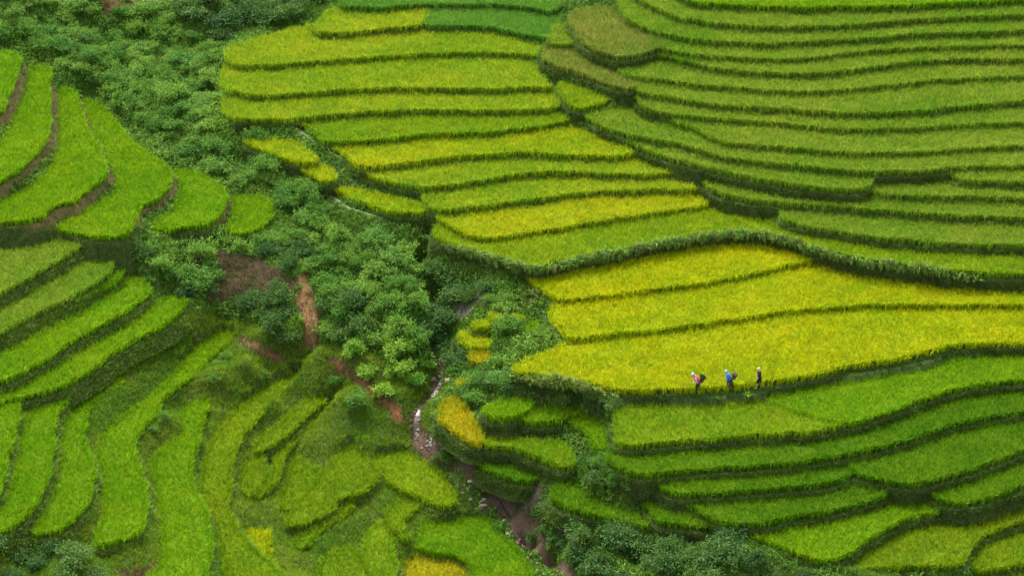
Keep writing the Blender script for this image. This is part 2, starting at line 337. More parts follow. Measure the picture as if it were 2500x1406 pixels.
 (3.3, 'leafy', "A 1165,1140 1300,1160 1450,1210 1540,1290 1562,1350 B 1560,60 1525,170 1435,255 1300,268 1100,295 1040,285 1060,240 1180,160 1230,60 A 1230,1240", "fan-shaped rice terrace second from the right end of the upper left hill"),
 (2.4, 'leafy', "B 1590,70 1650,60 1830,70 1878,130 1865,190 1795,275 1700,312 1600,322 1540,300 1600,210", "small rice terrace at the right end of the upper left hill"),
 (3.6, 'olive', "P -260,640 B 0,380 150,340 300,320 500,320 590,360 560,395 480,455 300,560 150,640 0,735 P -260,800", "olive rice terrace sloping down to the left edge under the brown banks"),
 (2.5, 'olive', "P -260,830 B 0,800 200,700 400,590 550,480 700,440 800,450 788,515 730,605 600,685 450,770 250,860 100,940 0,1000 P -260,900", "olive rice terrace with a squared right end, second under the brown banks"),
 (1.9, 'leafy', "B 835,530 845,600 750,680 600,745 450,815 440,800 600,720 730,640 800,560", "thin sliver of green rice along the bank above the bright diagonal terrace"),
 (1.2, 'leafy', "P -260,950 B 0,1150 200,1050 450,930 650,820 830,690 900,570 960,600 1030,690 1018,730 900,825 700,935 450,1080 300,1180 150,1270 0,1330 P -260,1030", "bright diagonal rice terrace ending beside the bushy scar"),
 (0.2, 'leafy', "P -260,1040 B 0,1440 100,1400 300,1290 500,1170 700,1000 950,860 1100,790 1130,750 1260,760 1278,795 1200,895 1050,985 900,1050 750,1145 600,1265 450,1350 300,1400 100,1450 P -260,1060", "bright diagonal rice terrace with its tip just above the orange scar"),
 (-0.1, 'leafy', "P -260,930 C 0,185 60,165 140,200 130,270 90,380 60,520 20,700 0,830 P -260,1300", "rice terrace at the left edge under the diagonal strips"),
 (-0.9, 'leafy', "C 250,200 350,150 450,140 460,190 400,270 362,350 355,500 355,640 315,740 255,880 195,955 50,1060 0,1080 P -260,1330 -260,1270 C 0,950 80,800 130,520 180,350", "curving rice strip second from the left edge, lower left"),
 (-1.8, 'leafy', "B 1110,1070 1130,1090 1080,1150 950,1220 800,1290 C 870,40 700,145 600,245 572,400 600,530 648,640 648,760 600,890 500,1000 380,1085 250,1098 230,1080 330,900 400,700 420,450 450,300 530,190 700,60 B 800,1200 950,1130", "long curving rice strip with a ragged dark lower tip, third from the left edge"),
 (-2.8, 'leafy', "B 1560,970 1610,1010 1560,1085 1450,1160 1350,1285 1250,1355 C 1200,92 1105,175 1090,255 1000,345 950,415 912,480 930,600 978,720 1008,850 990,1000 975,1080 900,1115 750,1155 650,1175 642,1165 700,1030 720,850 690,680 655,530 700,430 800,330 900,250 1000,190 1060,130 1200,0 B 1300,1130 1450,1020", "very long S-shaped rice strip reaching up to the orange scar on the left hill"),
 (-3.9, 'leafy', "C 1230,290 1320,200 1400,180 1450,200 1420,260 1375,330 1355,450 1335,560 1300,640 1320,770 1390,880 1430,990 1458,1150 1445,1300 1400,1420 P 480,1560 350,1560 C 980,1400 1130,1310 1122,1150 1100,950 1080,800 1042,640 1060,560 1150,480 1270,420 1250,340", "dark green rice strip with a bulb-shaped top, right of the very long strip"),
 (-4.7, 'moss', "C 1400,600 1430,500 1530,350 1640,230 1800,90 P 690,915 725,905 750,908 742,918 715,930 690,955 C 1860,200 1750,320 1650,450 1600,550 1590,620 1585,660 1590,750 1560,860 1570,960 1640,1075 1750,1200 1880,1310 1968,1400 P 760,1560 600,1560 C 1550,1406 1525,1200 1462,990 1400,870 1372,750", "mossy rice strip arching over the crest of the lower left ridge"),
 (-5.2, 'moss', "D 390,200 480,160 560,190 500,220 390,300 340,370 250,440 150,500 60,550 50,480 180,380 290,290", "short mossy rice strip, upper one of two on the ridge with the white trickle"),
 (-5.9, 'moss', "D 510,240 590,200 620,245 540,305 440,362 350,450 258,550 240,690 168,790 60,860 90,830 150,740 185,610 220,530 300,455 380,380", "thin bent rice strip running down beside the white trickle"),
 (-6.4, 'moss', "D 720,470 800,530 870,610 930,700 880,755 800,815 740,830 620,850 600,945 420,1025 300,1045 245,1035 350,900 450,760 550,650 640,560", "large mossy rice field on the spur between trickle and stream"),
 (-7.0, 'moss', "D 720,850 760,895 640,1000 480,1095 450,1165 350,1220 300,1150 430,1085 600,980", "thin curved mossy strip under the large mossy field"),
 (-6.6, 'lime', "D 855,560 950,560 1080,520 1180,560 1280,620 1380,720 1420,785 1450,830 1455,890 1340,910 1220,850 1010,770 940,680", "rounded olive rice field on the left bank of the stream"),
 (-7.2, 'moss', "D 940,980 1000,885 1150,830 1240,890 1140,950 1060,1000 1130,1120 1100,1140 1020,1075", "bent rice strip between the rounded olive field and the bright field"),
 (-7.8, 'leafy', "D 1180,1120 1260,980 1400,950 1550,980 1660,970 1750,1090 1880,1240 1968,1370 P 1300,1420 1210,1440 1160,1406 D 1540,1290 1400,1230 1250,1210 1165,1190", "bright green rice field at the bottom centre, left of the stream"),
 (-8.4, 'gold', "D 1080,1300 1150,1250 1280,1228 1420,1250 1520,1310 1550,1400 P 1140,1540 980,1540 D 1075,1380", "yellow rice plot cut by the bottom edge at centre"),
 (-7.5, 'lime', "D 850,1060 950,1000 1010,1130 990,1250 1040,1300 1020,1400 P 960,1520 910,1480 D 800,1190", "upright olive-yellow rice plot left of the bottom yellow plot"),
 (-7.4, 'moss', "D 550,1240 700,1170 780,1230 850,1330 880,1400 P 920,1540 780,1540 D 510,1310", "dome-shaped mossy rice plot on the bottom edge, left of the upright plot"),
 (-6.3, 'yel', "D 0,1080 150,1070 190,1120 140,1220 225,1330 230,1400 150,1350 60,1240 0,1150 -60,1090", "short yellow-tinged rice plot beside the mossy crest strip near the bottom"),
]
for i, f in enumerate(FD):
    assert 4 <= len(f[3].split()) <= 16, f[3]
assert len(set(f[3] for f in FD)) == len(FD)
CROP = .75

# ------------------------------------------------------------------ fields laid out on their levels, rasters
GX0, GX1, GY0, GY1, GR = -75.0, 90.0, -75.0, 190.0, .25
nx = int((GX1-GX0)/GR); ny = int((GY1-GY0)/GR)
HI = np.full((ny, nx), -99.0); LO = np.full((ny, nx), 99.0)
gx = GX0+(np.arange(nx)+.5)*GR; gy = GY0+(np.arange(ny)+.5)*GR
fields = []
for z, cl, s, lab in FD:
    pp = smooth_poly(parse(s))
    W = hit(pp[:, 0], pp[:, 1], z)[:, :2]
    # even spacing and a slightly wandering outline
    seg = np.linalg.norm(np.roll(W, -1, 0)-W, axis=1); cum = np.concatenate([[0], np.cumsum(seg)])
    n = max(16, int(cum[-1]/.45)); tt = np.linspace(0, cum[-1], n, endpoint=False)
    Wc = np.vstack([W, W[:1]])
    W = np.stack([np.interp(tt, cum, Wc[:, 0]), np.interp(tt, cum, Wc[:, 1])], 1)
    amp = .10 if n > 30 else .04
    W = W+np.stack([noise(W[:, 0], W[:, 1], 1.3, 1), noise(W[:, 0], W[:, 1], 1.3, 2)], 1)*amp
    area = .5*np.sum(W[:, 0]*np.roll(W[:, 1], -1)-np.roll(W[:, 0], -1)*W[:, 1])
    if area < 0: W = W[::-1]
    fields.append(dict(z=z, cl=cl, W=W, lab=lab, area=abs(area)))
    i0, i1 = np.searchsorted(gx, [W[:, 0].min(), W[:, 0].max()]); j0, j1 = np.searchsorted(gy, [W[:, 1].min(), W[:, 1].max()])
    X, Y = np.meshgrid(gx[i0:i1], gy[j0:j1])
    m = inpoly(X, Y, W)
    a = HI[j0:j1, i0:i1]; a[m] = np.maximum(a[m], z); b = LO[j0:j1, i0:i1]; b[m] = np.minimum(b[m], z)
def rast(A, x, y):
    i = np.clip(((x-GX0)/GR).astype(int), 0, nx-1); j = np.clip(((y-GY0)/GR).astype(int), 0, ny-1)
    return A[j, i]
print('area', sum(f['area'] for f in fields), 'x', min(f['W'][:, 0].min() for f in fields), max(f['W'][:, 0].max() for f in fields),
      'y', min(f['W'][:, 1].min() for f in fields), max(f['W'][:, 1].max() for f in fields))
# ------------------------------------------------------------------ terrain : levels known from the fields, gully and scar points between them
STREAM = [(1062, 560, .6), (1050, 640, -1.8), (1052, 720, -3.2), (1056, 800, -4.0), (1066, 880, -4.3), (1085, 935, -4.7), (1062, 975, -5.0),
          (1025, 1000, -5.2), (1012, 1060, -5.9), (1050, 1105, -6.5), (1105, 1165, -7.1), (1190, 1240, -8.2), (1240, 1300, -9.1), (1290, 1370, -9.9), (1345, 1430, -10.6), (1420, 1560, -11)]
CTRL = list(STREAM)+[(230, 605, 3.1), (300, 600, 3.2), (300, 632, 2.5), (345, 600, 3.2), (400, 580, 3.0), (350, 640, 1.9), 
 (0, 60, 9.4), (0, 0, 10.2), (-200, -60, 12), (200, 0, 8.8), (350, 0, 8.4), (500, 0, 8.6), (700, -20, 8.5), (740, 40, 7.2), (500, 60, 6.8), (450, 130, 5.6), (520, 130, 5.8), (530, 200, 5.0), (520, 250, 4.6), (420, 220, 4.4),
 (560, 300, 4.4), (300, 200, 5.0), (330, 300, 3.8), (200, 130, 6.6), (100, 100, 8.0), (400, 330, 3.2), (500, 420, 2.4), (450, 380, 2.6), (620, 340, 3.9), (600, 430, 2.2), (700, 400, 3.2), (700, 470, 1.9),
 (640, 560, 1.3), (720, 540, 1.3), (760, 470, 2.7), (800, 520, 1.8), (900, 545, 2.2), (980, 560, 2.0), (850, 600, 1.0), (760, 620, .8), (950, 640, 1.1), (1000, 690, .9), (1020, 740, .2), (1028, 790, -.9), (1036, 860, -2.4), (930, 760, -.2), (850, 720, .3),
 (900, 870, -2.2), (980, 950, -3.6), (860, 850, -2.0), (780, 720, -.6), (740, 690, 0), (745, 780, -1.4), (770, 850, -2.3), (700, 640, .9), (600, 600, .9), (500, 600, 1.3), (420, 600, 1.5), (350, 620, 1.7), (470, 660, .5), (560, 680, 0), (620, 740, -.8), (480, 740, -.3),
 (650, 800, -1.5), (700, 860, -2.3), (560, 760, -1.0), (600, 870, -2.2), (520, 900, -2.3), (450, 830, -1.5), (400, 1000, -2.6), (640, 940, -3.3), (780, 900, -3.0), (860, 950, -3.8), (940, 1020, -4.9), (820, 950, -3.7), (850, 1040, -4.8), (900, 1060, -5.2), (960, 1070, -5.5),
 (1120, 640, .9), (1200, 680, 1.0), (1270, 700, 1.0), (1150, 720, -.5), (1100, 780, -1.6), (1090, 860, -2.8), (1230, 740, .2), (1320, 740, .8), (1240, 800, -.4), (1340, 810, .4), (1300, 850, -.2), (1200, 880, -.6), (1180, 910, -1.3), (1300, 930, -.4), (1380, 960, -.5), (1460, 975, -.3), (1330, 965, -1.2),
 (1110, 1000, -3.5), (1060, 1030, -4.6), (1100, 1090, -5.3), (1160, 1130, -4.6), (1250, 1120, -4.0), (1330, 1150, -3.9), (1250, 1170, -5.6), (1180, 1180, -6.3), (1300, 1200, -5.7), (1270, 1250, -6.9), (1350, 1280, -6.4), (1330, 1360, -8.0), (1430, 1290, -5.8), (1440, 1370, -7.2), (1560, 1300, -5.6), (1560, 1390, -7.2),
 (1700, 1300, -5.6), (1700, 1380, -7.0), (1850, 1370, -6.7), (1900, 1320, -5.6), (2000, 1390, -6.6), (2100, 1400, -6.4), (2200, 1403, -6.5), (1450, 1120, -2.9), (1440, 1180, -3.3), (1500, 1200, -3.6), (1600, 1220, -3.5), (1500, 1040, -1.5),
 (1500, 1560, -9), (1900, 1560, -9), (50, 1330, -3.6), (150, 1340, -4.2), (50, 1400, -4.8), (250, 1370, -5.0), (-200, 1500, -5), (300, 1500, -5.3), (740, 1390, -7.9), (700, 1300, -6.9), (650, 1240, -6.5), (890, 1240, -7.6), (1130, 1230, -7.8), (1400, 5, 8.6), (1380, 60, 8.4), (1460, -60, 9.6), (780, -60, 8.6)]
cpts = []
for x, y, z in CTRL:
    p = hit([x], [y], z)[0]; cpts.append((p[0], p[1], z, 1.6))
for (x, y) in PATH:
    p = hit([x], [y], 0.0)[0]; cpts.append((p[0], p[1], 0.0, 2.0))
for f in fields:
    for p in f['W'][::4]: cpts.append((p[0], p[1], f['z']-CROP, 1.0))
cpts = np.array(cpts)
cg = 1.0
cxs = np.arange(GX0, GX1+cg, cg); cys = np.arange(GY0, GY1+cg, cg)
CXm, CYm = np.meshgrid(cxs, cys)
Hc = np.zeros(CXm.size); q = np.stack([CXm.ravel(), CYm.ravel()], 1)
for s in range(0, len(q), 2000):
    d2 = (q[s:s+2000, None, 0]-cpts[None, :, 0])**2+(q[s:s+2000, None, 1]-cpts[None, :, 1])**2
    w = cpts[None, :, 3]/(d2+.6)**1.7
    Hc[s:s+2000] = (w*cpts[None, :, 2]).sum(1)/w.sum(1)
Hc = Hc.reshape(CXm.shape)
def bilin(A, x, y, x0, y0, st):
    u = np.clip((x-x0)/st, 0, A.shape[1]-1.001); v = np.clip((y-y0)/st, 0, A.shape[0]-1.001)
    i = u.astype(int); j = v.astype(int); a = u-i; b = v-j
    return A[j, i]*(1-a)*(1-b)+A[j, i+1]*a*(1-b)+A[j+1, i]*(1-a)*b+A[j+1, i+1]*a*b
TS = .4
txs = np.arange(GX0, GX1-.2, TS); tys = np.arange(GY0, GY1-.2, TS)
TX, TY = np.meshgrid(txs, tys)
TH0 = bilin(Hc, TX.ravel(), TY.ravel(), GX0, GY0, cg).reshape(TX.shape)
rough = noise(TX, TY, 3.0, 3)*.22+noise(TX, TY, 1.1, 4)*.12
TH = TH0+rough
strm = smooth_poly([(hit([a], [b], c)[0][0], hit([a], [b], c)[0][1]) for a, b, c in STREAM], 2, False)
def dist_line(X, Y, L):
    D = np.full(X.shape, 1e9)
    for a, b in zip(L[:-1], L[1:]):
        ab = b-a; t = np.clip(((X-a[0])*ab[0]+(Y-a[1])*ab[1])/(ab@ab+1e-9), 0, 1)
        D = np.minimum(D, (X-a[0]-t*ab[0])**2+(Y-a[1]-t*ab[1])**2)
    return np.sqrt(D)
sd = dist_line(TX, TY, strm)
TH -= np.clip(1-sd/1.6, 0, 1)*.5
pth = np.array([hit([a], [b], 0)[0][:2] for a, b in PATH])
pd = dist_line(TX, TY, pth); k = np.clip((1.5-pd)/.5, 0, 1)
TH = TH*(1-k)+0.0*k
lo = rast(LO, TX.ravel(), TY.ravel()).reshape(TX.shape)
TH = np.where(lo < 90, np.minimum(TH, lo-CROP-.35), TH)
# ground cover zones, outlined where they lie
ZN = [
 ('brown', (.12, .085, .045), "P 440,600 560,610 660,640 720,680 700,760 620,760 520,740 470,680"),
 ('brown', (.10, .07, .045), "P 1240,730 1300,725 1335,735 1300,750"),
 ('orange', (.25, .14, .055), "P 722,672 750,668 770,720 778,800 770,870 745,830 728,760"),
 ('orange', (.26, .14, .055), "P 575,815 620,830 690,880 680,890 610,845"),
 ('orange', (.32, .13, .05), "P 790,865 850,893 900,930 960,985 1000,1030 985,1045 920,980 860,925 800,885"),
 ('brown', (.20, .10, .045), "P 240,-10 400,-20 390,20 300,45 250,40"),
 ('grey', (.20, .19, .15), "P 1110,740 1190,705 1210,705 1190,730 1150,760 1105,810 1095,800"),
 ('grey', (.075, .075, .06), "P 1160,1150 1250,1160 1330,1175 1320,1230 1240,1260 1170,1210"),
 ('brown', (.14, .11, .08), "P 1285,925 1330,935 1345,965 1320,985 1290,960"),
 ('grey', (.10, .09, .08), "P 1360,1230 1420,1240 1430,1310 1380,1340 1350,1300"),
 ('brown', (.19, .15, .10), "P 2130,425 2310,422 2310,436 2210,438 2135,440"),
 ('brown', (.22, .10, .05), "P 290,1400 390,1375 420,1395 300,1450"),
]
Z3 = np.stack([TX.ravel(), TY.ravel(), TH.ravel()], 1)
PX = topx(Z3)
gcol = np.empty((len(Z3), 3)); gcol[:] = (.07, .10, .03)
vv = noise(Z3[:, 0], Z3[:, 1], 5, 1)[:, None]
gcol *= 1+.25*vv
bare = np.zeros(len(Z3))
def inzone(PXY, poly):
    return inpoly(PXY[:, 0]+8*noise(PXY[:, 0], PXY[:, 1], 18, 2), PXY[:, 1]+8*noise(PXY[:, 0], PXY[:, 1], 18, 3), poly)
for nm, c, s in ZN:
    m = inzone(PX, parse(s)); gcol[m] = c; bare[m] = {'brown': .25, 'orange': .75, 'grey': .62}[nm]
m = (sd.ravel() < .45+.3*noise(Z3[:, 0], Z3[:, 1], 1.5, 4)) & (PX[:, 1] > 850)
gcol[m] = (.12, .075, .05); bare[m] = 1
nyy, nxx = TX.shape
idx = np.arange(nyy*nxx).reshape(nyy, nxx)
quads = np.stack([idx[:-1, :-1], idx[:-1, 1:], idx[1:, 1:], idx[1:, :-1]], -1).reshape(-1, 4)
me = bpy.data.meshes.new('ground'); me.vertices.add(len(Z3)); me.vertices.foreach_set('co', Z3.astype(np.float32).ravel())
me.loops.add(quads.size); me.loops.foreach_set('vertex_index', quads.astype(np.int32).ravel())
me.polygons.add(len(quads)); me.polygons.foreach_set('loop_start', np.arange(0, quads.size, 4, dtype=np.int32)); me.polygons.foreach_set('loop_total', np.full(len(quads), 4, dtype=np.int32))
a = me.color_attributes.new('tint', 'FLOAT_COLOR', 'POINT'); c4 = np.ones((len(Z3), 4), np.float32); c4[:, :3] = gcol; a.data.foreach_set('color', c4.ravel())
me.update(); me.polygons.foreach_set('use_smooth', np.ones(len(quads), bool)); me.materials.append(M_ground)
tag(link(bpy.data.objects.new('ground', me)), kind='structure')
def ground_z(x, y): return bilin(TH, np.asarray(x, float), np.asarray(y, float), txs[0], tys[0], TS)
bareG = bare.reshape(TX.shape)
def land(px, py, z0=0):
    """point of the ground seen at a photo position"""
    d = raydir([px], [py])[0]; d = d/np.linalg.norm(d)
    t = np.arange(170, 330, .15); P = CAM[None]+d[None]*t[:, None]
    g = ground_z(P[:, 0], P[:, 1]); k = np.argmax(P[:, 2] < g)
    return P[k]

# ------------------------------------------------------------------ rice terraces
def tints(cl, x, y):
    g, ye, sh = CL[cl]; g = np.array(g); ye = np.array(ye)
    t = np.clip(sh+.28*noise(x, y, 4.5, 0)+.22*noise(x, y, 1.5, 2)+rng.normal(size=len(x))*.28, 0, 1)[:, None]
    return g*(1-t)+ye*t
def bankcol(f):
    if f['lab'].find('upper left hill') >= 0 or 'leftmost' in f['lab']: return np.array((.18, .145, .05))
    return np.array((.07, .10, .022))
for fi, f in enumerate(fields):
    z, W, cl = f['z'], f['W'], f['cl']; n = len(W)
    cx, cy = W.mean(0); org = np.array([cx, cy, z-CROP])
    root = bpy.data.objects.new('rice_terrace', None); root.location = org; root.empty_display_size = .5
    link(root); tag(root, f['lab'], 'rice terrace', 'stepped rice terraces on the hillsides')
    nxt = np.roll(W, -1, 0); prv = np.roll(W, 1, 0); tg = nxt-prv; tg /= np.linalg.norm(tg, axis=1)[:, None]+1e-9
    nrm = np.stack([tg[:, 1], -tg[:, 0]], 1)      # outward for a counter-clockwise outline
    # bank : rim, slope, foot
    brown = bankcol(f)[0] > .1; wide = brown or (cx < -22 and cy < 24)
    rows = [(-.25, z-CROP+.03), (.10, z-CROP+.02), (.22, z-CROP-.12), (.62 if wide else .28, z-CROP-.7), (1.15 if wide else .42, z-CROP-1.6), (1.7 if wide else .6, z-CROP-2.6)]
    if f['area'] < 80: rows = rows[:4]+[(rows[3][0]+.3, z-CROP-1.15)]
    bv = []
    for k, (o, zz) in enumerate(rows):
        jit = noise(W[:, 0]*2+k, W[:, 1]*2, 1.0, 3)*.06 if k > 1 else 0
        bv.append(np.concatenate([W+nrm*(o+jit)[:, None] if k > 1 else W+nrm*o, np.full((n, 1), zz)], 1))
    V = []
    for a_, b_ in zip(bv[:-1], bv[1:]):
        an, bn = np.roll(a_, -1, 0), np.roll(b_, -1, 0)
        V.append(np.stack([a_, b_, bn, a_, bn, an], 1).reshape(-1, 3))
    V = np.concatenate(V); bc = bankcol(f)
    C = bc[None]*(1+.3*noise(V[:, 0]*1.5, V[:, 1]*1.5+V[:, 2], 1.2, 1))[:, None]
    if brown: C = np.where((topx(V)[:, 1] > 556)[:, None], C*np.array((.4, .75, .5)), C)
    # tufts of grass rooted all over the bank's faces
    T = V.reshape(-1, 3, 3); T = T[n*2*1:]; cr = np.cross(T[:, 1]-T[:, 0], T[:, 2]-T[:, 0]); ar = np.linalg.norm(cr, axis=1)/2
    nn = cr/(2*ar[:, None]+1e-9); tq = topx(T[:, 0]); ar = ar*((tq[:, 0] > -80) & (tq[:, 0] < 2580) & (tq[:, 1] > -40) & (tq[:, 1] < 1450))*(T[:, 0, 2] > z-CROP-2.2)
    m = int(ar.sum()*(34 if brown else 55))
    if m > 0:
        ti_ = rng.choice(len(T), m, p=ar/ar.sum()); u_ = rng.uniform(size=(m, 2)); sw = u_.sum(1) > 1; u_[sw] = 1-u_[sw]
        B = T[ti_, 0]+(T[ti_, 1]-T[ti_, 0])*u_[:, :1]+(T[ti_, 2]-T[ti_, 0])*u_[:, 1:]
        oo = nn[ti_][:, :2]; ref = B[:, :2]-W[np.argmin(((B[:, None, :2]-W[None, ::3])**2).sum(2), axis=1)*3]
        oo = oo*np.sign((oo*ref).sum(1)+1e-9)[:, None]
        gc = np.array((.10, .21, .03))*(1+.4*noise(B[:, 0], B[:, 1], 2, 2))[:, None]*rng.uniform(.6, 1.4, (m, 1))
        ww = rng.uniform(0, 1, m)[:, None]; gc = gc*(1-ww*.4)+np.array((.24, .24, .06))*ww*.4
        if wide and not brown: gc = gc*.45+np.array((.13, .21, .018))*rng.uniform(.5, 1.5, (m, 1))
        if brown:
            hi_g = (topx(B)[:, 1] > 556)[:, None]; gc = np.where(hi_g, gc*.9, gc*.3+np.array((.15, .12, .045))*rng.uniform(.4, 1.5, (m, 1)))
        B[:, :2] += oo*.04
        v2, c2 = blades(B, (np.where(topx(B)[:, 1] > 556, .32, .14) if brown else .3)*(1+.4*noise(B[:, 0], B[:, 1], 1.0, 0)), .055, gc, 4, (.3, 1.3), out=oo*.8)
        link(bpy.data.objects.new('bank_grass', tri_mesh('bank_grass', v2-org, c2, M_grass)), root)
    link(bpy.data.objects.new('bank', tri_mesh('bank', V-org, C, M_bank)), root)
    # crop : core of stems, leaf canopy, overhanging edge
    inn = W-nrm*.26; zt = z-.3
    a_ = np.concatenate([inn, np.full((n, 1), z-CROP-.05)], 1); b_ = np.concatenate([inn-nrm*.03, np.full((n, 1), zt)], 1)
    an, bn = np.roll(a_, -1, 0), np.roll(b_, -1, 0)
    side = np.stack([a_, an, bn, a_, bn, b_], 1).reshape(-1, 3)
    sc_ = np.empty((len(side), 3)); sc_[:] = np.array((.05, .08, .014))  # dark stem tone, deepened to stand for shade behind the edge leaves
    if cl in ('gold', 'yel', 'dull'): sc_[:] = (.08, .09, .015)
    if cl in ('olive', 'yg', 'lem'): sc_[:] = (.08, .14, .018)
    from mathutils.geometry import tessellate_polygon
    tr = tessellate_polygon([[Vector((p[0]-cx, p[1]-cy, 0)) for p in inn]])
    ti = np.array(tr).reshape(-1)
    top = np.concatenate([inn[ti], np.full((len(ti), 1), zt)], 1)
    v1 = top.reshape(-1, 3, 3); cr = np.cross(v1[:, 1]-v1[:, 0], v1[:, 2]-v1[:, 0])[:, 2]; v1[cr < 0] = v1[cr < 0][:, ::-1]
    top = v1.reshape(-1, 3)
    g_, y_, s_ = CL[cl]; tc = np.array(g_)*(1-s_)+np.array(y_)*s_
    tcol = np.repeat((tc*.5)[None], len(top), 0)  # canopy colour darkened: shade between the leaves is put into the core's top
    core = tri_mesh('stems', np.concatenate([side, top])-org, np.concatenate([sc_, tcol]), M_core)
    crop_parts_V = []; crop_parts_C = []
    st = .19
    xs = np.arange(W[:, 0].min(), W[:, 0].max(), st); ys = np.arange(W[:, 1].min(), W[:, 1].max(), st)
    X, Y = np.meshgrid(xs, ys); X = X.ravel()+rng.uniform(-.09, .09, X.size); Y = Y.ravel()+rng.uniform(-.09, .09, Y.size)
    m = rast(HI, X, Y); keep = (m <= z+.02) & (m > z-.02)
    X, Y = X[keep], Y[keep]
    if len(X):
        pq = topx(np.stack([X, Y, np.full(len(X), z)], 1))
        k2 = (pq[:, 0] > -230) & (pq[:, 0] < 2730) & (pq[:, 1] > -120) & (pq[:, 1] < 1500); X, Y = X[k2], Y[k2]
    if len(X):
        P = np.stack([X, Y, z-.34+.06*noise(X, Y, 1.1, 1)+rng.normal(size=len(X))*.05], 1)
        v, c = blades(P, .46, .05, tints(cl, X, Y)*rng.uniform(.72, 1.28, (len(X), 1)), 7, (.12, .95), spread=.06)
        crop_parts_V.append(v); crop_parts_C.append(c)
    m = n*7; e = rng.integers(0, n, m); r_ = rng.uniform(0, 1, m)
    B = W[e]*(1-r_[:, None])+nxt[e]*r_[:, None]-nrm[e]*rng.uniform(-.03, .28, m)[:, None]
    keep = rast(HI, B[:, 0]+nrm[e][:, 0]*.1, B[:, 1]+nrm[e][:, 1]*.1) <= z+.02
    B = B[keep]; oo = nrm[e][keep]
    if len(B):
        P = np.concatenate([B, np.full((len(B), 1), z-CROP)], 1)
        tn = tints(cl, B[:, 0], B[:, 1]); grn = np.array(CL[cl][0])
        v, c = blades(P, CROP*rng.uniform(.8, 1.25, len(B)), .05, (tn*.6+grn*.4)*rng.uniform(.7, 1.5, (len(B), 1)), 4, (.1, .75), arch=True, spread=.07, out=oo*.8)
        crop_parts_V.append(v); crop_parts_C.append(c)
    if crop_parts_V:
        link(bpy.data.objects.new('rice_crop', tri_mesh('rice_crop', np.concatenate(crop_parts_V)-org, np.concatenate(crop_parts_C), M_crop)), root)
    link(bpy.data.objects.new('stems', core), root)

FOOT = [("E 540,70 700,165 850,215 1000,255 1060,280", .4), ("E 1225,350 1300,400 1420,445 1550,520 1700,570 1800,600 1900,632 P 1290,685 1330,730 1352,745", .4),
 ("P 1548,378 1600,402 1660,430 1705,462 1760,497 1830,512 1893,519", .25),
 ("P 545,300 620,303 700,303 750,335 790,365 850,400 858,420", .3)]
# ------------------------------------------------------------------ grass over the open ground
N = 1500000
X = rng.uniform(-72, 45, N); Y = rng.uniform(-45, 120, N)
gyy, gxx = np.gradient(TH, TS); steep = np.clip(np.hypot(gxx, gyy), 0, 5)           # extra tufts where the ground stands steep
st_ = np.clip(steep-.5, 0, 4)*((TX > -68) & (TX < 45) & (TY > -45) & (TY < 120)); pr_ = (st_/st_.sum()).ravel()
ci = rng.choice(pr_.size, int(min(500000, st_.sum()*TS*TS*70)), p=pr_); X = np.concatenate([X, TX.ravel()[ci]+rng.uniform(-.2, .2, len(ci))]); Y = np.concatenate([Y, TY.ravel()[ci]+rng.uniform(-.2, .2, len(ci))])
Zg = ground_z(X, Y); hi_ = rast(HI, X, Y); keep = (hi_ < -90) | ((Zg > hi_-CROP) & (Zg < hi_+3))
X, Y, Zg = X[keep], Y[keep], Zg[keep]
pq = topx(np.stack([X, Y, Zg], 1)); bb = bilin(bareG, X, Y, txs[0], tys[0], TS)
keep = (pq[:, 0] > -100) & (pq[:, 0] < 2600) & (pq[:, 1] > -40) & (pq[:, 1] < 1450) & (rng.uniform(0, 1, len(X)) > bb)
X, Y, Zg, pq, bb = X[keep], Y[keep], Zg[keep], pq[keep], bb[keep]
def mixn(a, b, t): t = np.clip(t, 0, 1)[:, None]; return np.array(a)*(1-t)+np.array(b)*t
gcx = mixn((.075, .20, .022), (.21, .33, .032), .4+.45*noise(X, Y, 4, 0)+.35*rng.normal(size=len(X)))*rng.uniform(.6, 1.35, (len(X), 1))
low = (pq[:, 1] > 640+.25*pq[:, 0]) & (pq[:, 0] < 1080)
gcx[low] = mixn((.12, .27, .012), (.27, .36, .020), .4+.5*noise(X[low], Y[low], 3, 1)+.35*rng.normal(size=low.sum()))*rng.uniform(.6, 1.3, (low.sum(), 1))
dry = (bb > .2); gcx[dry] = mixn((.20, .14, .07), (.08, .12, .03), .35+.5*rng.normal(size=dry.sum()))
onp = dist_line(X, Y, pth) < .9
fd = np.full(len(X), 9.0)
for fp, w_ in FOOT:
    ll = np.array([land(a_, b_)[:2] for a_, b_ in parse(fp)]); fd = np.minimum(fd, dist_line(X, Y, ll))
kk = fd > .22; X, Y, Zg, pq, bb, gcx, onp, low = X[kk], Y[kk], Zg[kk], pq[kk], bb[kk], gcx[kk], onp[kk], low[kk]
hh = np.where(onp, .2, np.where(low, .42, .34+.2*noise(X, Y, 1.6, 3)))
V, C = blades(np.stack([X, Y, Zg-.03], 1), hh, .045, gcx, 4, (.2, 1.2), spread=.08)
print('grass', len(X))
gul = inpoly(pq[:, 0], pq[:, 1], parse('P -60,-40 780,-40 540,140 560,330 700,400 860,550 1040,650 1045,860 850,860 740,560 560,440 330,300 -60,100'))
k = (rng.uniform(0, 1, len(X)) < np.where(low, 0, np.where(gul, .3, .12))) & ~onp & (bb < .2)
wc = mixn((.07, .18, .02), (.18, .32, .035), .5+.5*noise(X[k], Y[k], 3, 1)+.35*rng.normal(size=k.sum()))*rng.uniform(.6, 1.4, (k.sum(), 1))
v2, c2 = blades(np.stack([X[k], Y[k], Zg[k]-.02], 1), .55+.3*noise(X[k], Y[k], 2, 0), .09, wc, 5, (.2, 1.1), arch=True, spread=.1)
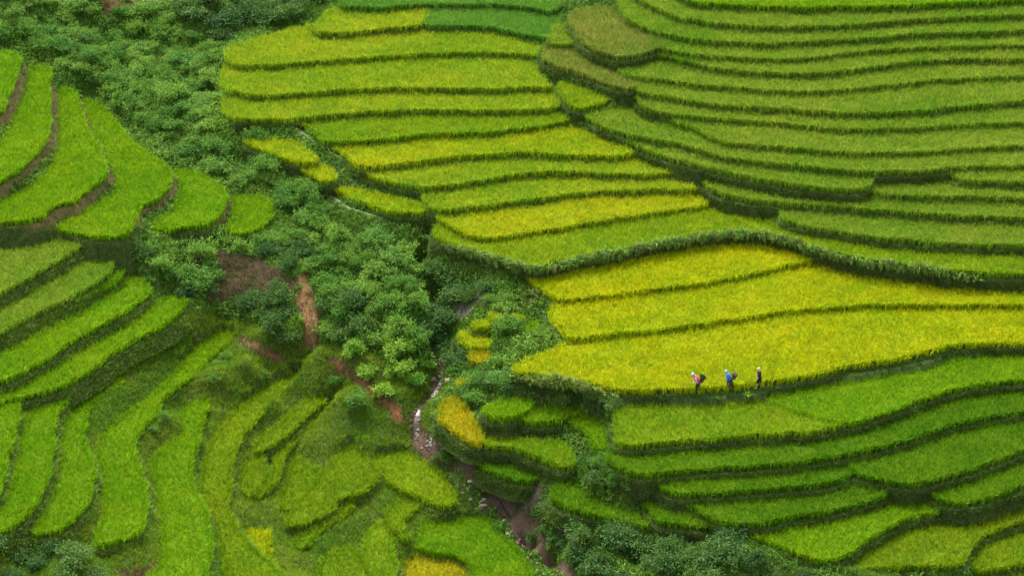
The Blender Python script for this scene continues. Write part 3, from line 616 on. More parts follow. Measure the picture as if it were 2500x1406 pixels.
V = np.concatenate([V, v2]); C = np.concatenate([C, c2])
tag(link(bpy.data.objects.new('grass', tri_mesh('grass', V, C, M_grass))), 'short wild grass and weeds covering banks and gully sides', 'grass', kind='stuff')

# ------------------------------------------------------------------ shrubs
def shrub_mat(name, c0, c1):
    m, t, b = new_mat(name)
    oi = t.nodes.new('ShaderNodeObjectInfo'); at = t.nodes.new('ShaderNodeAttribute'); at.attribute_name = 'tint'
    mc = t.nodes.new('ShaderNodeMix'); mc.data_type = 'RGBA'; mc.inputs[6].default_value = c0+(1,); mc.inputs[7].default_value = c1+(1,)
    t.links.new(oi.outputs['Random'], mc.inputs[0])
    mx = t.nodes.new('ShaderNodeMix'); mx.data_type = 'RGBA'; mx.blend_type = 'MULTIPLY'; mx.inputs[0].default_value = 1
    t.links.new(mc.outputs[2], mx.inputs[6]); t.links.new(at.outputs['Color'], mx.inputs[7])
    t.links.new(mx.outputs[2], b.inputs['Base Color']); b.inputs['Roughness'].default_value = .6; b.inputs['Specular IOR Level'].default_value = .2
    tr = t.nodes.new('ShaderNodeBsdfTranslucent'); t.links.new(mx.outputs[2], tr.inputs['Color'])
    ms = t.nodes.new('ShaderNodeMixShader'); ms.inputs[0].default_value = .3
    t.links.new(b.outputs[0], ms.inputs[1]); t.links.new(tr.outputs[0], ms.inputs[2]); t.links.new(ms.outputs[0], t.nodes['Material Output'].inputs['Surface'])
    return m
MS_brush = shrub_mat('brush_leaves', (.08, .22, .022), (.20, .36, .038))
MS_dark = shrub_mat('dark_leaves', (.045, .12, .022), (.10, .20, .03))
MS_lime = shrub_mat('lime_leaves', (.12, .29, .020), (.27, .44, .04))
MS_twig = flat_mat('twigs', (.09, .07, .05), .9)
def shrub_mesh(name, mat, seed, nl=2200, leaf=.14, lobes=8, tall=.8, longleaf=1.5, lift=.15):
    r = np.random.default_rng(seed)
    LC = np.stack([r.normal(size=lobes)*.42, r.normal(size=lobes)*.42, r.uniform(.25, tall, lobes)], 1)
    LR = r.uniform(.2, .45, lobes)
    k = r.integers(0, lobes, nl)
    d = r.normal(size=(nl, 3)); d /= np.linalg.norm(d, axis=1)[:, None]; d[:, 2] = np.abs(d[:, 2])*np.where(r.uniform(size=nl) < .8, 1, -1)
    # sprigs : leaves bunch along a few shoots per lobe
    ns = 26; sd_ = r.normal(size=(lobes, ns, 3)); sd_[..., 2] = np.abs(sd_[..., 2])+lift; sd_ /= np.linalg.norm(sd_, axis=2)[..., None]
    j = r.integers(0, ns, nl); on = r.uniform(size=nl) < .7
    rad = r.uniform(.45, 1, nl)**.6
    P = LC[k]+d*(LR[k]*rad)[:, None]
    Ps = LC[k]+sd_[k, j]*(LR[k]*r.uniform(.4, 1.95, nl))[:, None]+r.normal(size=(nl, 3))*.045
    P = np.where(on[:, None], Ps, P); P[:, 2] = np.maximum(P[:, 2], -.05)
    out = np.where(on[:, None], sd_[k, j], d)
    ax = out*.5+r.normal(size=(nl, 3))*.5; ax[:, 2] -= .1; ax /= np.linalg.norm(ax, axis=1)[:, None]
    up = np.array([0, 0, 1.0])+r.normal(size=(nl, 3))*.5
    sx = np.cross(ax, up); sx /= np.linalg.norm(sx, axis=1)[:, None]+1e-6
    L = (leaf*r.uniform(.6, 1.3, nl))[:, None]
    p0 = P; p1 = P+ax*L*longleaf*.5+sx*L*.32; p2 = P+ax*L*longleaf-np.array([0, 0, 1])*L*.15; p3 = P+ax*L*longleaf*.5-sx*L*.32
    V = np.stack([p0, p1, p2, p0, p2, p3], 1).reshape(-1, 3)
    c = r.uniform(.7, 1.25, (nl, 1))*np.array([[1, 1, 1]])*np.array([1, 1, 1]); c = c*(1+r.normal(size=(nl, 3))*np.array([.15, .04, .1]))
    return tri_mesh(name, V, np.repeat(c, 6, 0), mat)
brush = [shrub_mesh('shrub', MS_brush, 10+i, 2600, .10, 13+i % 3, .6+.12*(i % 4), 1.7, .7) for i in range(8)]
darks = [shrub_mesh('shrub', MS_dark, 30+i, 2400, .11, 12, .6) for i in range(5)]
limes = [shrub_mesh('bush', MS_lime, 50+i, 2300, .14, 11, .8, 2.0) for i in range(3)]
placed = []; NOSH = [parse(q_) for q_ in ("P 708,655 785,655 800,900 730,900 705,780", "P 780,850 860,870 960,950 1030,1040 960,1070 780,910")]
footxy = np.concatenate([np.array([land(a_, b_)[:2] for a_, b_ in smooth_poly(parse(fp), 1, False)]) for fp, w_ in FOOT])
def scatter(zone, count, mind, meshes, sz, label, cat, group, name='shrub', zs=1.0):
    poly = np.array(parse(zone)); x0, y0 = poly.min(0); x1, y1 = poly.max(0); tries = 0; got = 0
    while got < count and tries < count*40:
        tries += 1
        x, y = random.uniform(x0, x1), random.uniform(y0, y1)
        if not inpoly(np.array([x]), np.array([y]), poly)[0] or any(inpoly(np.array([x]), np.array([y]), q_)[0] for q_ in NOSH): continue
        p = land(x, y)
        if rast(HI, np.array([p[0]]), np.array([p[1]]))[0] > -90: continue
        if random.random() < .85 and any(rast(HI, np.array([p[0]]), np.array([p[1]+dy]))[0] > -90 for dy in (.5, 1.1)): continue
        if np.min((footxy[:, 0]-p[0])**2+(footxy[:, 1]-p[1]-1.0)**2) < 1.3**2: continue
        if any((p[0]-a)**2+(p[1]-b)**2 < (mind*(.5+.5*s))**2 for a, b, s in placed): continue
        s = random.uniform(*sz); placed.append((p[0], p[1], s)); got += 1
        o = bpy.data.objects.new(name, random.choice(meshes)); link(o)
        o.location = (p[0], p[1], p[2]-.12); o.rotation_euler = (random.uniform(-.12, .12), random.uniform(-.12, .12), random.uniform(0, 6.28))
        o.scale = (s, s*random.uniform(.85, 1.15), s*zs*random.uniform(.8, 1.2)); tag(o, label, cat, group)
    print(label, got)
scatter("P -80,-40 230,-40 400,40 520,120 530,230 540,300 640,350 700,400 760,480 850,560 960,590 1040,660 1040,740 1000,800 900,780 850,700 780,640 740,560 690,490 560,440 470,400 330,300 200,200 60,100 -80,90",
        195, .95, brush, (.65, 1.25), "leafy blue-green shrub in the thick brush filling the upper gully", 'shrub', 'shrubs of the thick gully brush', zs=1.0)
scatter("P 400,-10 780,-10 740,40 620,80 550,110 520,130 470,60", 15, 1.6, darks, (1.0, 1.7), "dark scrubby shrub on the shaded slope at the top left of centre", 'shrub', 'shrubs on the shaded upper slope')
scatter("P 760,640 850,700 900,790 1000,810 1040,780 1045,860 850,860 780,800", 15, 1.2, brush+darks, (.8, 1.5), "green shrub on the mound above the lime-leaved bushes", 'shrub', 'shrubs on the lower mound')
scatter("P 1000,570 1120,620 1230,680 1200,710 1100,760 1060,700 1040,620", 16, 1.1, darks, (.8, 1.5), "dark shrub under the thin path on the gully's right side", 'shrub', 'dark shrubs under the thin path')
scatter("P 1065,760 1110,790 1110,850 1140,890 1100,905 1065,860", 12, 1.0, darks, (.8, 1.3), "dark shrub close above the stream's narrow slot", 'shrub', 'shrubs at the stream slot')
scatter("P 350,620 440,600 520,620 560,680 520,740 440,720", 9, 1.1, darks+brush, (.7, 1.2), "shrub at the left edge of the bare brown scar", 'shrub', 'shrubs left of the scar')
scatter("P 600,740 690,700 730,760 740,860 700,850 620,790", 10, 1.1, darks, (.8, 1.4), "dark shrub between the brown scar and the orange slip", 'shrub', 'shrubs between scar and slip')
scatter("P 580,590 680,620 720,600 760,640 700,660", 6, 1.2, darks, (.7, 1.1), "low dark shrub on the top lip of the brown scar", 'shrub', 'shrubs on the scar lip')
scatter("P 780,860 850,900 900,960 960,1020 940,1040 870,1000 800,930", 9, 1.1, brush+limes, (.6, 1.0), "small yellow-green shrub beside the orange slip trail", 'shrub', 'shrubs beside the slip trail')
scatter("P 1180,915 1280,930 1290,960 1180,990 1130,960", 8, 1.1, darks+brush, (.7, 1.1), "green shrub behind the golden knoll plot", 'shrub', 'shrubs behind the knoll plot')
scatter("P 1170,710 1330,700 1330,790 1280,780 1180,745", 4, 1.2, darks+brush, (.5, .8), "dark shrub on the grassy hump above the yellow patches", 'shrub', 'shrubs on the grassy hump')
scatter("P 1360,960 1500,975 1490,1000 1400,985", 8, 1.0, darks, (.5, .9), "dark shrub under the walkers' path at its left end", 'shrub', 'shrubs under the path end')
scatter("P 1060,1030 1110,1080 1200,1110 1160,1140 1090,1130", 8, 1.1, darks+brush, (.6, 1.1), "shrub on the bank between pale stones and drooping plot", 'shrub', 'shrubs by the pale stones')
scatter("P 1270,1240 1380,1290 1560,1310 1800,1310 1900,1340 2000,1390 2000,1430 1400,1430 1300,1340", 22, 1.7, darks, (.7, 1.5), "shrub in the dark thicket at the bottom right of the stream", 'shrub', 'shrubs of the bottom thicket')
scatter("P 1440,1130 1500,1150 1560,1210 1540,1230 1470,1200", 8, 1.1, darks+brush, (.6, 1.0), "shrub in the hollow above the curved gully plot", 'shrub', 'shrubs in the hollow')
scatter("P -60,1330 120,1335 260,1380 250,1430 -60,1430", 9, 1.6, darks, (.9, 1.5), "very dark shrub at the bottom left corner", 'shrub', 'shrubs of the bottom left corner')
scatter("P 480,830 560,850 680,900 640,930 560,960 470,960", 4, 1.2, brush, (.4, .7), "low leafy shrub on the green slope under the orange scar edge", 'shrub', 'low shrubs on the green slope')
scatter("P 350,1000 440,990 440,1060 370,1110", 2, 1.0, brush, (.4, .6), "low leafy shrub beside the bulb-topped rice strip", 'shrub', 'shrubs by the bulb-topped strip')
for k_, (x, y, sz_) in enumerate([(865, 862, .8), (915, 838, .7), (955, 868, 1.05), (1012, 858, .85), (895, 918, .75), (985, 915, .9), (1022, 945, .8), (935, 965, .75), (1042, 900, .6), (980, 822, .65)]):
    p = land(x, y); o = bpy.data.objects.new('bush', limes[k_ % 3]); link(o); o.location = (p[0], p[1], p[2]); o.rotation_euler = (0, 0, k_*1.7); o.scale = (sz_, sz_*1.1, sz_*1.1)
    tag(o, "bright lime bush with long drooping leaves at the mound's foot", 'bush', 'lime bushes at the mound foot')
def single(px, py, mesh, s, label, cat='bush', name='bush'):
    p = land(px, py); o = bpy.data.objects.new(name, mesh); link(o); o.location = (p[0], p[1], p[2]-.1); o.scale = (s, s, s*.95); tag(o, label, cat)
single(1238, 812, brush[2], 1.15, "round grey-green bush standing among the tiny yellow patches")
single(485, 700, brush[5], 1.5, "tall pale green bush rising out of the brown scar")
single(1830-85, 1375, darks[1], 1.7, "round dense bush in the bottom thicket, largest one there")

scatter("P 1080,1090 1160,1110 1240,1150 1300,1180 1250,1200 1130,1160", 12, .9, darks+brush, (.5, .9), "scrubby shrub on the slope between drooping plot and lower stream", 'shrub', 'shrubs above the lower stream')
scatter("P 1320,1230 1420,1260 1560,1300 1500,1330 1340,1300", 10, .9, darks, (.5, .95), "dark shrub hanging under the curved gully plot", 'shrub', 'shrubs under the curved gully plot')
scatter("P 1090,965 1180,975 1170,1060 1120,1090 1040,1040", 8, .9, darks+brush, (.4, .75), "low shrub on the knoll between stream bend and golden plot", 'shrub', 'low shrubs on the knoll')
scatter("P 620,600 720,560 780,600 760,660 700,640", 8, 1.0, brush, (.45, .8), "low shrub on the grassy slope right of the upper left hill's last terrace", 'shrub', 'low shrubs on the grassy slope')

# ------------------------------------------------------------------ stream and stones
M_water, t, b = new_mat('water'); b.inputs['Base Color'].default_value = (.05, .04, .028, 1); b.inputs['Roughness'].default_value = .3; b.inputs['Specular IOR Level'].default_value = .25
nz = t.nodes.new('ShaderNodeTexNoise'); nz.inputs['Scale'].default_value = 5; bp = t.nodes.new('ShaderNodeBump'); bp.inputs['Strength'].default_value = .4
t.links.new(nz.outputs['Fac'], bp.inputs['Height']); t.links.new(bp.outputs[0], b.inputs['Normal'])
L = strm[len(strm)//4:]; seg = np.gradient(L, axis=0); seg /= np.linalg.norm(seg, axis=1)[:, None]; sn = np.stack([-seg[:, 1], seg[:, 0]], 1)
zz = np.minimum.accumulate(ground_z(L[:, 0], L[:, 1])+.06)
wv = (.14+.07*np.sin(np.arange(len(L))*.9))[:, None]
a_ = np.concatenate([L+sn*wv, zz[:, None]], 1); b_ = np.concatenate([L-sn*wv, zz[:, None]], 1)
V = np.stack([a_[:-1], b_[:-1], b_[1:], a_[:-1], b_[1:], a_[1:]], 1).reshape(-1, 3)
tag(link(bpy.data.objects.new('stream_water', tri_mesh('stream_water', V, None, M_water))), kind='structure')
M_rock = flat_mat('stone', (.30, .25, .20), .9, .3, 6, .6); M_rockr = flat_mat('red_stone', (.30, .15, .10), .9, .3, 6, .6); M_pale = flat_mat('pale_stone', (.34, .32, .27), .85, .3, 6, .4)
def rock_mesh(seed, mat):
    bm = bmesh.new(); bmesh.ops.create_icosphere(bm, subdivisions=2, radius=.5); r = random.Random(seed)
    ax = [(Vector((r.gauss(0, 1), r.gauss(0, 1), r.gauss(0, 1))).normalized(), r.uniform(.25, .42)) for _ in range(9)]
    for v in bm.verts:
        for a, d in ax:
            e = v.co.dot(a)-d
            if e > 0: v.co -= a*e*.9
        v.co.z *= .7
    me = bpy.data.meshes.new('stone'); bm.to_mesh(me); bm.free(); me.materials.append(mat); return me
rocks = [rock_mesh(i, M_rock) for i in range(4)]+[rock_mesh(9+i, M_rockr) for i in range(4)]; pales = [rock_mesh(20+i, M_pale) for i in range(4)]
def stones(zone, count, meshes, sz, label, group):
    poly = np.array(parse(zone)); x0, y0 = poly.min(0); x1, y1 = poly.max(0); got = 0; tries = 0
    while got < count and tries < 4000:
        tries += 1; x, y = random.uniform(x0, x1), random.uniform(y0, y1)
        if not inpoly(np.array([x]), np.array([y]), poly)[0]: continue
        p = land(x, y); got += 1; s = random.uniform(*sz)
        o = bpy.data.objects.new('stone', random.choice(meshes)); link(o); o.location = (p[0], p[1], p[2]+s*.12)
        o.scale = (s, s*random.uniform(.7, 1.3), s*random.uniform(.7, 1.1)); o.rotation_euler = (random.uniform(-.3, .3), random.uniform(-.3, .3), random.uniform(0, 6.28)); tag(o, label, 'stone', group)
stones("P 1050,880 1085,880 1095,940 1070,985 1030,1010 1025,990 1060,960", 34, rocks, (.2, .55), "brown stone in the stream bed beside the lime bushes", 'stones of the upper stream bed')
stones("P 1000,1000 1030,1000 1020,1060 1055,1100 1030,1100 1000,1060", 24, rocks, (.15, .4), "reddish stone in the narrow stream bed past the orange slip", 'stones of the middle stream bed')
stones("P 1040,1060 1090,1070 1085,1110 1060,1130 1040,1100", 34, pales, (.12, .34), "pale stone in the heap under the golden knoll plot", 'pale stones in the heap')
stones("P 1080,1140 1130,1160 1250,1290 1340,1410 1310,1410 1220,1310 1150,1230", 44, rocks, (.15, .5), "brown stone in the lower stream bed", 'stones of the lower stream bed')
def one_stone(px, py, mesh, s, label):
    p = land(px, py); o = bpy.data.objects.new('stone', mesh); link(o); o.location = (p[0], p[1], p[2]+s*.15); o.scale = (s, s, s); tag(o, label, 'stone')
one_stone(1097, 932, rocks[5], .9, "large pinkish boulder at the stream bend")
one_stone(1148, 1176, pales[1], .6, "single white boulder on the bank above the lower stream")
one_stone(1410, 288, pales[2], .8, "pale upright marker stone on the central divider")

# trickle of white water on the left ridge
tp = [land(x, y) for x, y in ((657, 1120), (655, 1135), (652, 1150), (650, 1165), (646, 1178))]
bm = bmesh.new(); pr = None
for i, p in enumerate(tp):
    w = .05+.04*(i % 2); a1 = bm.verts.new((p[0]-w, p[1]-.1, p[2]+.10)); b1 = bm.verts.new((p[0], p[1]-.15, p[2]+.2)); c1 = bm.verts.new((p[0]+w, p[1]-.1, p[2]+.10))
    if pr: bm.faces.new((pr[0], pr[1], b1, a1)); bm.faces.new((pr[1], pr[2], c1, b1))
    pr = (a1, b1, c1)
me = bpy.data.meshes.new('water_trickle'); bm.to_mesh(me); bm.free(); me.materials.append(flat_mat('white_water', (.5, .54, .55), .2, .1, 8))
tag(link(bpy.data.objects.new('water_trickle', me)), kind='structure')

# footpaths : worn earth a little proud of the ground
M_path = flat_mat('path_earth', (.14, .17, .07), .95, .35, 3, .3)
def footpath(name, pts, w, mat=M_path):
    w = w*.6
    q = smooth_poly(pts, 2, False); P = np.array([land(x, y) for x, y in q])
    P[:, 2] = np.convolve(np.pad(P[:, 2], 2, mode='edge'), np.ones(5)/5, 'valid')
    g = np.gradient(P[:, :2], axis=0); g /= np.linalg.norm(g, axis=1)[:, None]+1e-9; s_ = np.stack([-g[:, 1], g[:, 0]], 1)
    prof = [(-w*1.5, -.5), (-w*.5, .05), (0, .08), (w*.5, .05), (w*1.5, -.5)]
    rr = [np.concatenate([P[:, :2]+s_*o, (P[:, 2]+h+.06)[:, None]], 1) for o, h in prof]
    V = []
    for a_, b_ in zip(rr[:-1], rr[1:]): V.append(np.stack([a_[:-1], b_[:-1], b_[1:], a_[:-1], b_[1:], a_[1:]], 1).reshape(-1, 3))
    tag(link(bpy.data.objects.new(name, tri_mesh(name, np.concatenate(V), None, mat))), kind='structure')
for fp, w_ in FOOT: footpath('path', parse(fp), w_)
# long leaf sheaves leaning out over a few terrace fronts
def leaning(word, cv, hgt, colr, dens=16):
    root = [o for o in sc.objects if o.get('label') and word in o['label']][0]; z = [f['z'] for f in fields if f['lab'] == root['label']][0]
    pp = smooth_poly(cv, 2, False); Wp = hit(pp[:, 0], pp[:, 1], z)[:, :2]; sg = np.linalg.norm(np.diff(Wp, axis=0), axis=1)
    m = int(sg.sum()*dens); cum = np.concatenate([[0], np.cumsum(sg)]); t = rng.uniform(0, cum[-1], m)
    Q = np.stack([np.interp(t, cum, Wp[:, 0]), np.interp(t, cum, Wp[:, 1])], 1); Q2 = np.stack([np.interp(t+.3, cum, Wp[:, 0]), np.interp(t+.3, cum, Wp[:, 1])], 1)
    tg = Q2-Q; tg /= np.linalg.norm(tg, axis=1)[:, None]+1e-6; nr = np.stack([tg[:, 1], -tg[:, 0]], 1)
    Q = Q+nr*rng.uniform(-.1, .5, m)[:, None]
    fade = np.clip(np.minimum(t, cum[-1]-t)/4, .25, 1)*(1+.3*noise(Q[:, 0], Q[:, 1], 1.2, 2))
    cc = np.array(colr)[None]*rng.uniform(.5, 1.4, (m, 1)); yy = rng.uniform(size=m) < .25; cc[yy] = np.array((.26, .30, .10))
    v, c = blades(np.concatenate([Q, (z-CROP+rng.uniform(-.35, .25, m))[:, None]], 1), hgt*fade, .06, cc, 6, (.3, 1.0), arch=True, spread=.06, out=nr*1.3+np.array((-.35, 0)))
    link(bpy.data.objects.new('leaning_stalks', tri_mesh('leaning_stalks', v-np.array(root.location), c, M_crop)), root)
leaning('long lime rice terrace wrapping', [(1080, 560)]+[p for p in CUR['f4'] if 1090 < p[0] < 2410], .95, (.22, .38, .065), 22)
leaning('yellow rice terrace under the leaning', parse("P 1284,676 1305,695 1362,729"), .9, (.20, .28, .05))
leaning('wide golden-yellow rice terrace, second', parse("P 1338,766 1362,795 1390,822"), .9, (.24, .36, .07))
leaning('widest golden-yellow', parse("P 1250,893 1300,907 1400,921 1480,941 1520,948"), 1.25, (.30, .42, .07), 30)

# ------------------------------------------------------------------ the three walkers
M_skin = flat_mat('skin', (.50, .29, .19), .6, .08, 8)
M_skin2 = flat_mat('pale_skin', (.68, .46, .35), .6, .06, 8)
CLO = {n: flat_mat(n+'_cloth', c, .9, .18, 14, .3) for n, c in dict(pink=(.75, .03, .22), white=(.42, .40, .39), black=(.012, .012, .016), blue=(.02, .13, .62), sky=(.25, .38, .52), teal=(.03, .30, .28), navy=(.010, .014, .035), straw=(.60, .50, .33), dark=(.05, .045, .035), green=(.04, .16, .10)).items()}
M_basket = flat_mat('woven_cane', (.085, .05, .022), .8, .45, 40, .8); M_prod = flat_mat('pale_leaves', (.42, .42, .14), .7, .4, 20, .3)
def loft(rings, mat, name, parent, nseg=14, cap=True, wob=0.0):
    """rings of (centre, rx, ry, axis) : closed tube through ellipses"""
    bm = bmesh.new(); pr = None; first = None
    for i, (c, rx, ry) in enumerate(rings):
        a = Vector(rings[min(i+1, len(rings)-1)][0])-Vector(rings[max(i-1, 0)][0]); a.normalize()
        s_ = Vector((0, 1, 0)); s_ = (s_-a*s_.dot(a)).normalized(); u = a.cross(s_)
        vs = [bm.verts.new(Vector(c)+u*math.cos(t)*rx*(1+wob*math.sin(3*t+i))+s_*math.sin(t)*ry*(1+wob*math.cos(4*t+i))) for t in [2*math.pi*k/nseg for k in range(nseg)]]
        if pr:
            for k in range(nseg): bm.faces.new((pr[k], pr[(k+1) % nseg], vs[(k+1) % nseg], vs[k]))
        else: first = vs
        pr = vs
    if cap: bm.faces.new(first[::-1]); bm.faces.new(pr)
    bmesh.ops.recalc_face_normals(bm, faces=bm.faces)
    me = bpy.data.meshes.new(name); bm.to_mesh(me); bm.free()
    for p in me.polygons: p.use_smooth = True
    me.materials.append(mat); return link(bpy.data.objects.new(name, me), parent)
def body_mesh(chains, mat, parent):
    """one skinned surface grown over joined chains of (point, radius); the first chain starts at the pelvis"""
    V = []; Rr = []; E = []; key = {}
    for ch in chains:
        last = None
        for p, r in ch:
            k = tuple(round(c, 4) for c in p)
            if k not in key: key[k] = len(V); V.append(p); Rr.append(r)
            if last is not None and last != key[k]: E.append((last, key[k]))
            last = key[k]
    me = bpy.data.meshes.new('body'); me.from_pydata(V, E, []); o = bpy.data.objects.new('body', me); sc.collection.objects.link(o)
    sk = o.modifiers.new('skin', 'SKIN'); sk.use_smooth_shade = True
    if not me.skin_vertices: me.attributes.new('tmp', 'FLOAT', 'POINT')
    return o, me, Rr
def make_body(chains, mat, parent):
    o, me, Rr = body_mesh(chains, mat, parent)
    dg = bpy.context.evaluated_depsgraph_get(); dg.update()
    sv = me.skin_vertices[0].data
    for i, r in enumerate(Rr): sv[i].radius = (r, r); sv[i].use_root = (i == 0)
    sb = o.modifiers.new('sub', 'SUBSURF'); sb.levels = 2; sb.render_levels = 2
    dg = bpy.context.evaluated_depsgraph_get(); dg.update()
    m2 = bpy.data.meshes.new_from_object(o.evaluated_get(dg)); m2.name = 'body'
    bpy.data.objects.remove(o); m2.materials.clear(); m2.materials.append(mat)
    return link(bpy.data.objects.new('body', m2), parent)
def person(px, py, height, pose, skin, label):
    root = bpy.data.objects.new('person', None); link(root); root.empty_display_size = .3
    w = hit([px], [py], .06)[0]; root.location = (w[0], w[1], max(.05, float(ground_z([w[0]], [w[1]])[0]))+.04); tag(root, label, 'person', 'three people walking in file')
    J = lambda u, s, z: (-u, s, z)
    pel = J(0, 0, pose['pel'][1]); ch = J(pose['chest'][0], 0, pose['chest'][1]); nk = J(pose['neck'][0], 0, pose['neck'][1]); hd = J(pose['head'][0], 0, pose['head'][1])
    wst = tuple((a+b)/2 for a, b in zip(pel, ch))
    hd2 = J(pose['head'][0]+.03, 0, pose['head'][1]+.075)
    fa = J(pose['head'][0]+.085, 0, pose['head'][1]-.015); chn = J(pose['head'][0]+.055, 0, pose['head'][1]-.085)
    C = [[(pel, .12), (wst, .105), (ch, .125), (nk, .05), (hd, .088), (hd2, .07)], [(hd, .088), (fa, .018)], [(hd, .088), (chn, .032)]]
    for sgn, leg in ((-1, pose['legs'][0]), (1, pose['legs'][1])):
        (ku, kz), (au, az), (tu, tz) = leg
        C.append([(pel, .12), (J(.0, sgn*.09, pose['pel'][1]-.06), .085), (J(ku, sgn*.09, kz), .052), (J(ku*.45+au*.55, sgn*.09, kz*.45+az*.55), .048), (J(au, sgn*.09, az), .032), (J(au*.45+tu*.55, sgn*.09, tz+.022), .032), (J(tu, sgn*.1, tz), .022)])
    for sgn, arm in ((-1, pose['arms'][0]), (1, pose['arms'][1])):
        (eu, ez), (wu, wz) = arm; su, sz = pose['chest'][0]+.05, pose['chest'][1]+.08
        sh = J(su, sgn*.16, sz); el = J(eu, sgn*.21, ez); wr = J(wu, sgn*.19, wz)
        d = Vector(wr)-Vector(el); d.normalize(); pm = Vector(wr)+d*.05; pe = Vector(wr)+d*.085
        C.append([(ch, .125), (sh, .055), (el, .038), (wr, .025), (tuple(pm), .028), (tuple(pe), .026)])
        lat = Vector((0, 0, 1)); lat = (lat-d*lat.dot(d)).normalized() if abs(d.z) < .95 else Vector((1, 0, 0)); curl = Vector((0, -sgn, 0))
        for k, (o_, ln) in enumerate(((-.028, .062), (-.010, .074), (.010, .078), (.028, .068))):
            b_ = pe+lat*o_+d*.012; m_ = b_+d*ln*.55+curl*.012; e_ = m_+d*ln*.4+curl*.030
            C.append([(tuple(pe), .026), (tuple(b_), .010), (tuple(m_), .009), (tuple(e_), .007)])
        tb = pm+lat*.034; C.append([(tuple(pm), .028), (tuple(tb), .012), (tuple(tb+d*.04+curl*.015), .010), (tuple(tb+d*.065+curl*.03), .008)])
    make_body(C, skin, root)
    for sgn in (-1, 1):
        for nm, du, dz, r, mt in (('eye', .078, .005, .010, CLO['dark']), ('ear', -.005, -.01, .018, skin)):
            bm = bmesh.new(); bmesh.ops.create_uvsphere(bm, u_segments=8, v_segments=6, radius=r); me = bpy.data.meshes.new(nm); bm.to_mesh(me); bm.free(); me.materials.append(mt)
            e = link(bpy.data.objects.new(nm, me), root); e.location = J(pose['head'][0]+du, sgn*(.033 if nm == 'eye' else .086), pose['head'][1]+dz)
    loft([(J(pose['head'][0]+.086, -.022, pose['head'][1]-.052), .006, .006), (J(pose['head'][0]+.094, 0, pose['head'][1]-.054), .008, .008), (J(pose['head'][0]+.086, .022, pose['head'][1]-.052), .006, .006)], CLO['pink'], 'mouth', root, 8)
    root['h'] = 0; del root['h']
    s_ = height/(pose['head'][1]+.16); root.scale = (s_, s_, s_)
    return root, J
def sleeves(root, J, pose, mat, r=.062, to=1.0, name='sleeve'):
    for sgn, arm in ((-1, pose['arms'][0]), (1, pose['arms'][1])):
        (eu, ez), (wu, wz) = arm; su, sz = pose['chest'][0]+.05, pose['chest'][1]+.08
        wu2, wz2 = eu+(wu-eu)*to, ez+(wz-ez)*to
        loft([(J(su-.01, sgn*.12, sz+.01), r*1.1, r*1.1), (J((su+eu)/2, sgn*.19, (sz+ez)/2), r, r), (J(eu, sgn*.21, ez), r*.85, r*.85), (J((eu+wu2)/2, sgn*.2, (ez+wz2)/2), r*.8, r*.8), (J(wu2, sgn*.19, wz2), r*.72, r*.72)], mat, name, root, 10, True, .05)
def torso(root, J, pose, mat, name, hem=-.06, fl=1.0):
    pu, pz = pose['pel']; cu, cz = pose['chest']; nu, nz_ = pose['neck']
    L_ = lambda t: (pu+(cu-pu)*t, pz+(cz-pz)*t)
    loft([(J(pu-.01, 0, pz+hem), .15*fl, .19*fl), (J(*[L_(.2)[0], 0, L_(.2)[1]]), .14, .175), (J(L_(.55)[0], 0, L_(.55)[1]), .135, .165), (J(cu, 0, cz), .145, .185), (J(cu+(nu-cu)*.5, 0, cz+(nz_-cz)*.55), .12, .165), (J(nu-.01, 0, nz_-.03), .065, .075)], mat, name, root, 16, True, .04)
def trousers(root, J, pose, mat, r0=.115, r1=.075, to=.95, name='trousers'):
    p = bpy.data.objects.new(name, None)
    bms = []
    pz = pose['pel'][1]
    loft([(J(0, 0, pz+.08), .135, .17), (J(0, 0, pz), .145, .18), (J(0, 0, pz-.12), .13, .17)], mat, name, root, 16)
    for sgn, leg in ((-1, pose['legs'][0]), (1, pose['legs'][1])):
        (ku, kz), (au, az), _ = leg
        e = (ku+(au-ku)*to, kz+(az-kz)*to)
        loft([(J(0, sgn*.085, pz-.02), r0, r0*.9), (J(ku*.5, sgn*.09, (pz+kz)/2), r0*.9, r0*.85), (J(ku, sgn*.09, kz), (r0+r1)/2, (r0+r1)/2)]+([(J(e[0], sgn*.09, e[1]), r1, r1)] if to > 0 else []), mat, 'trouser_leg', root, 12, True, .05)
def shoes(root, J, pose, mat):
    for sgn, leg in ((-1, pose['legs'][0]), (1, pose['legs'][1])):
        _, (au, az), (tu, tz) = leg
        loft([(J(au-.035, sgn*.09, az-.045), .03, .035), (J(au, sgn*.09, az-.04), .045, .042), (J((au+tu)/2, sgn*.095, tz+.02), .042, .045), (J(tu+.02, sgn*.1, tz), .024, .035)], mat, 'shoe', root, 10)
def scarf(root, J, pose, mat, tail=True):
    hu, hz = pose['head']
    loft([(J(hu+.03, 0, hz+.135), .02, .03), (J(hu+.03, 0, hz+.125), .075, .075), (J(hu+.015, 0, hz+.08), .115, .105), (J(hu-.005, 0, hz+.03), .118, .112), (J(hu-.03, 0, hz-.02), .095, .108), (J(hu-.05, 0, hz-.06), .07, .10)]+([(J(hu-.10, 0, hz-.13), .06, .13), (J(hu-.17, 0, hz-.24), .035, .13)] if tail else []), mat, 'headscarf', root, 14, True, .03)
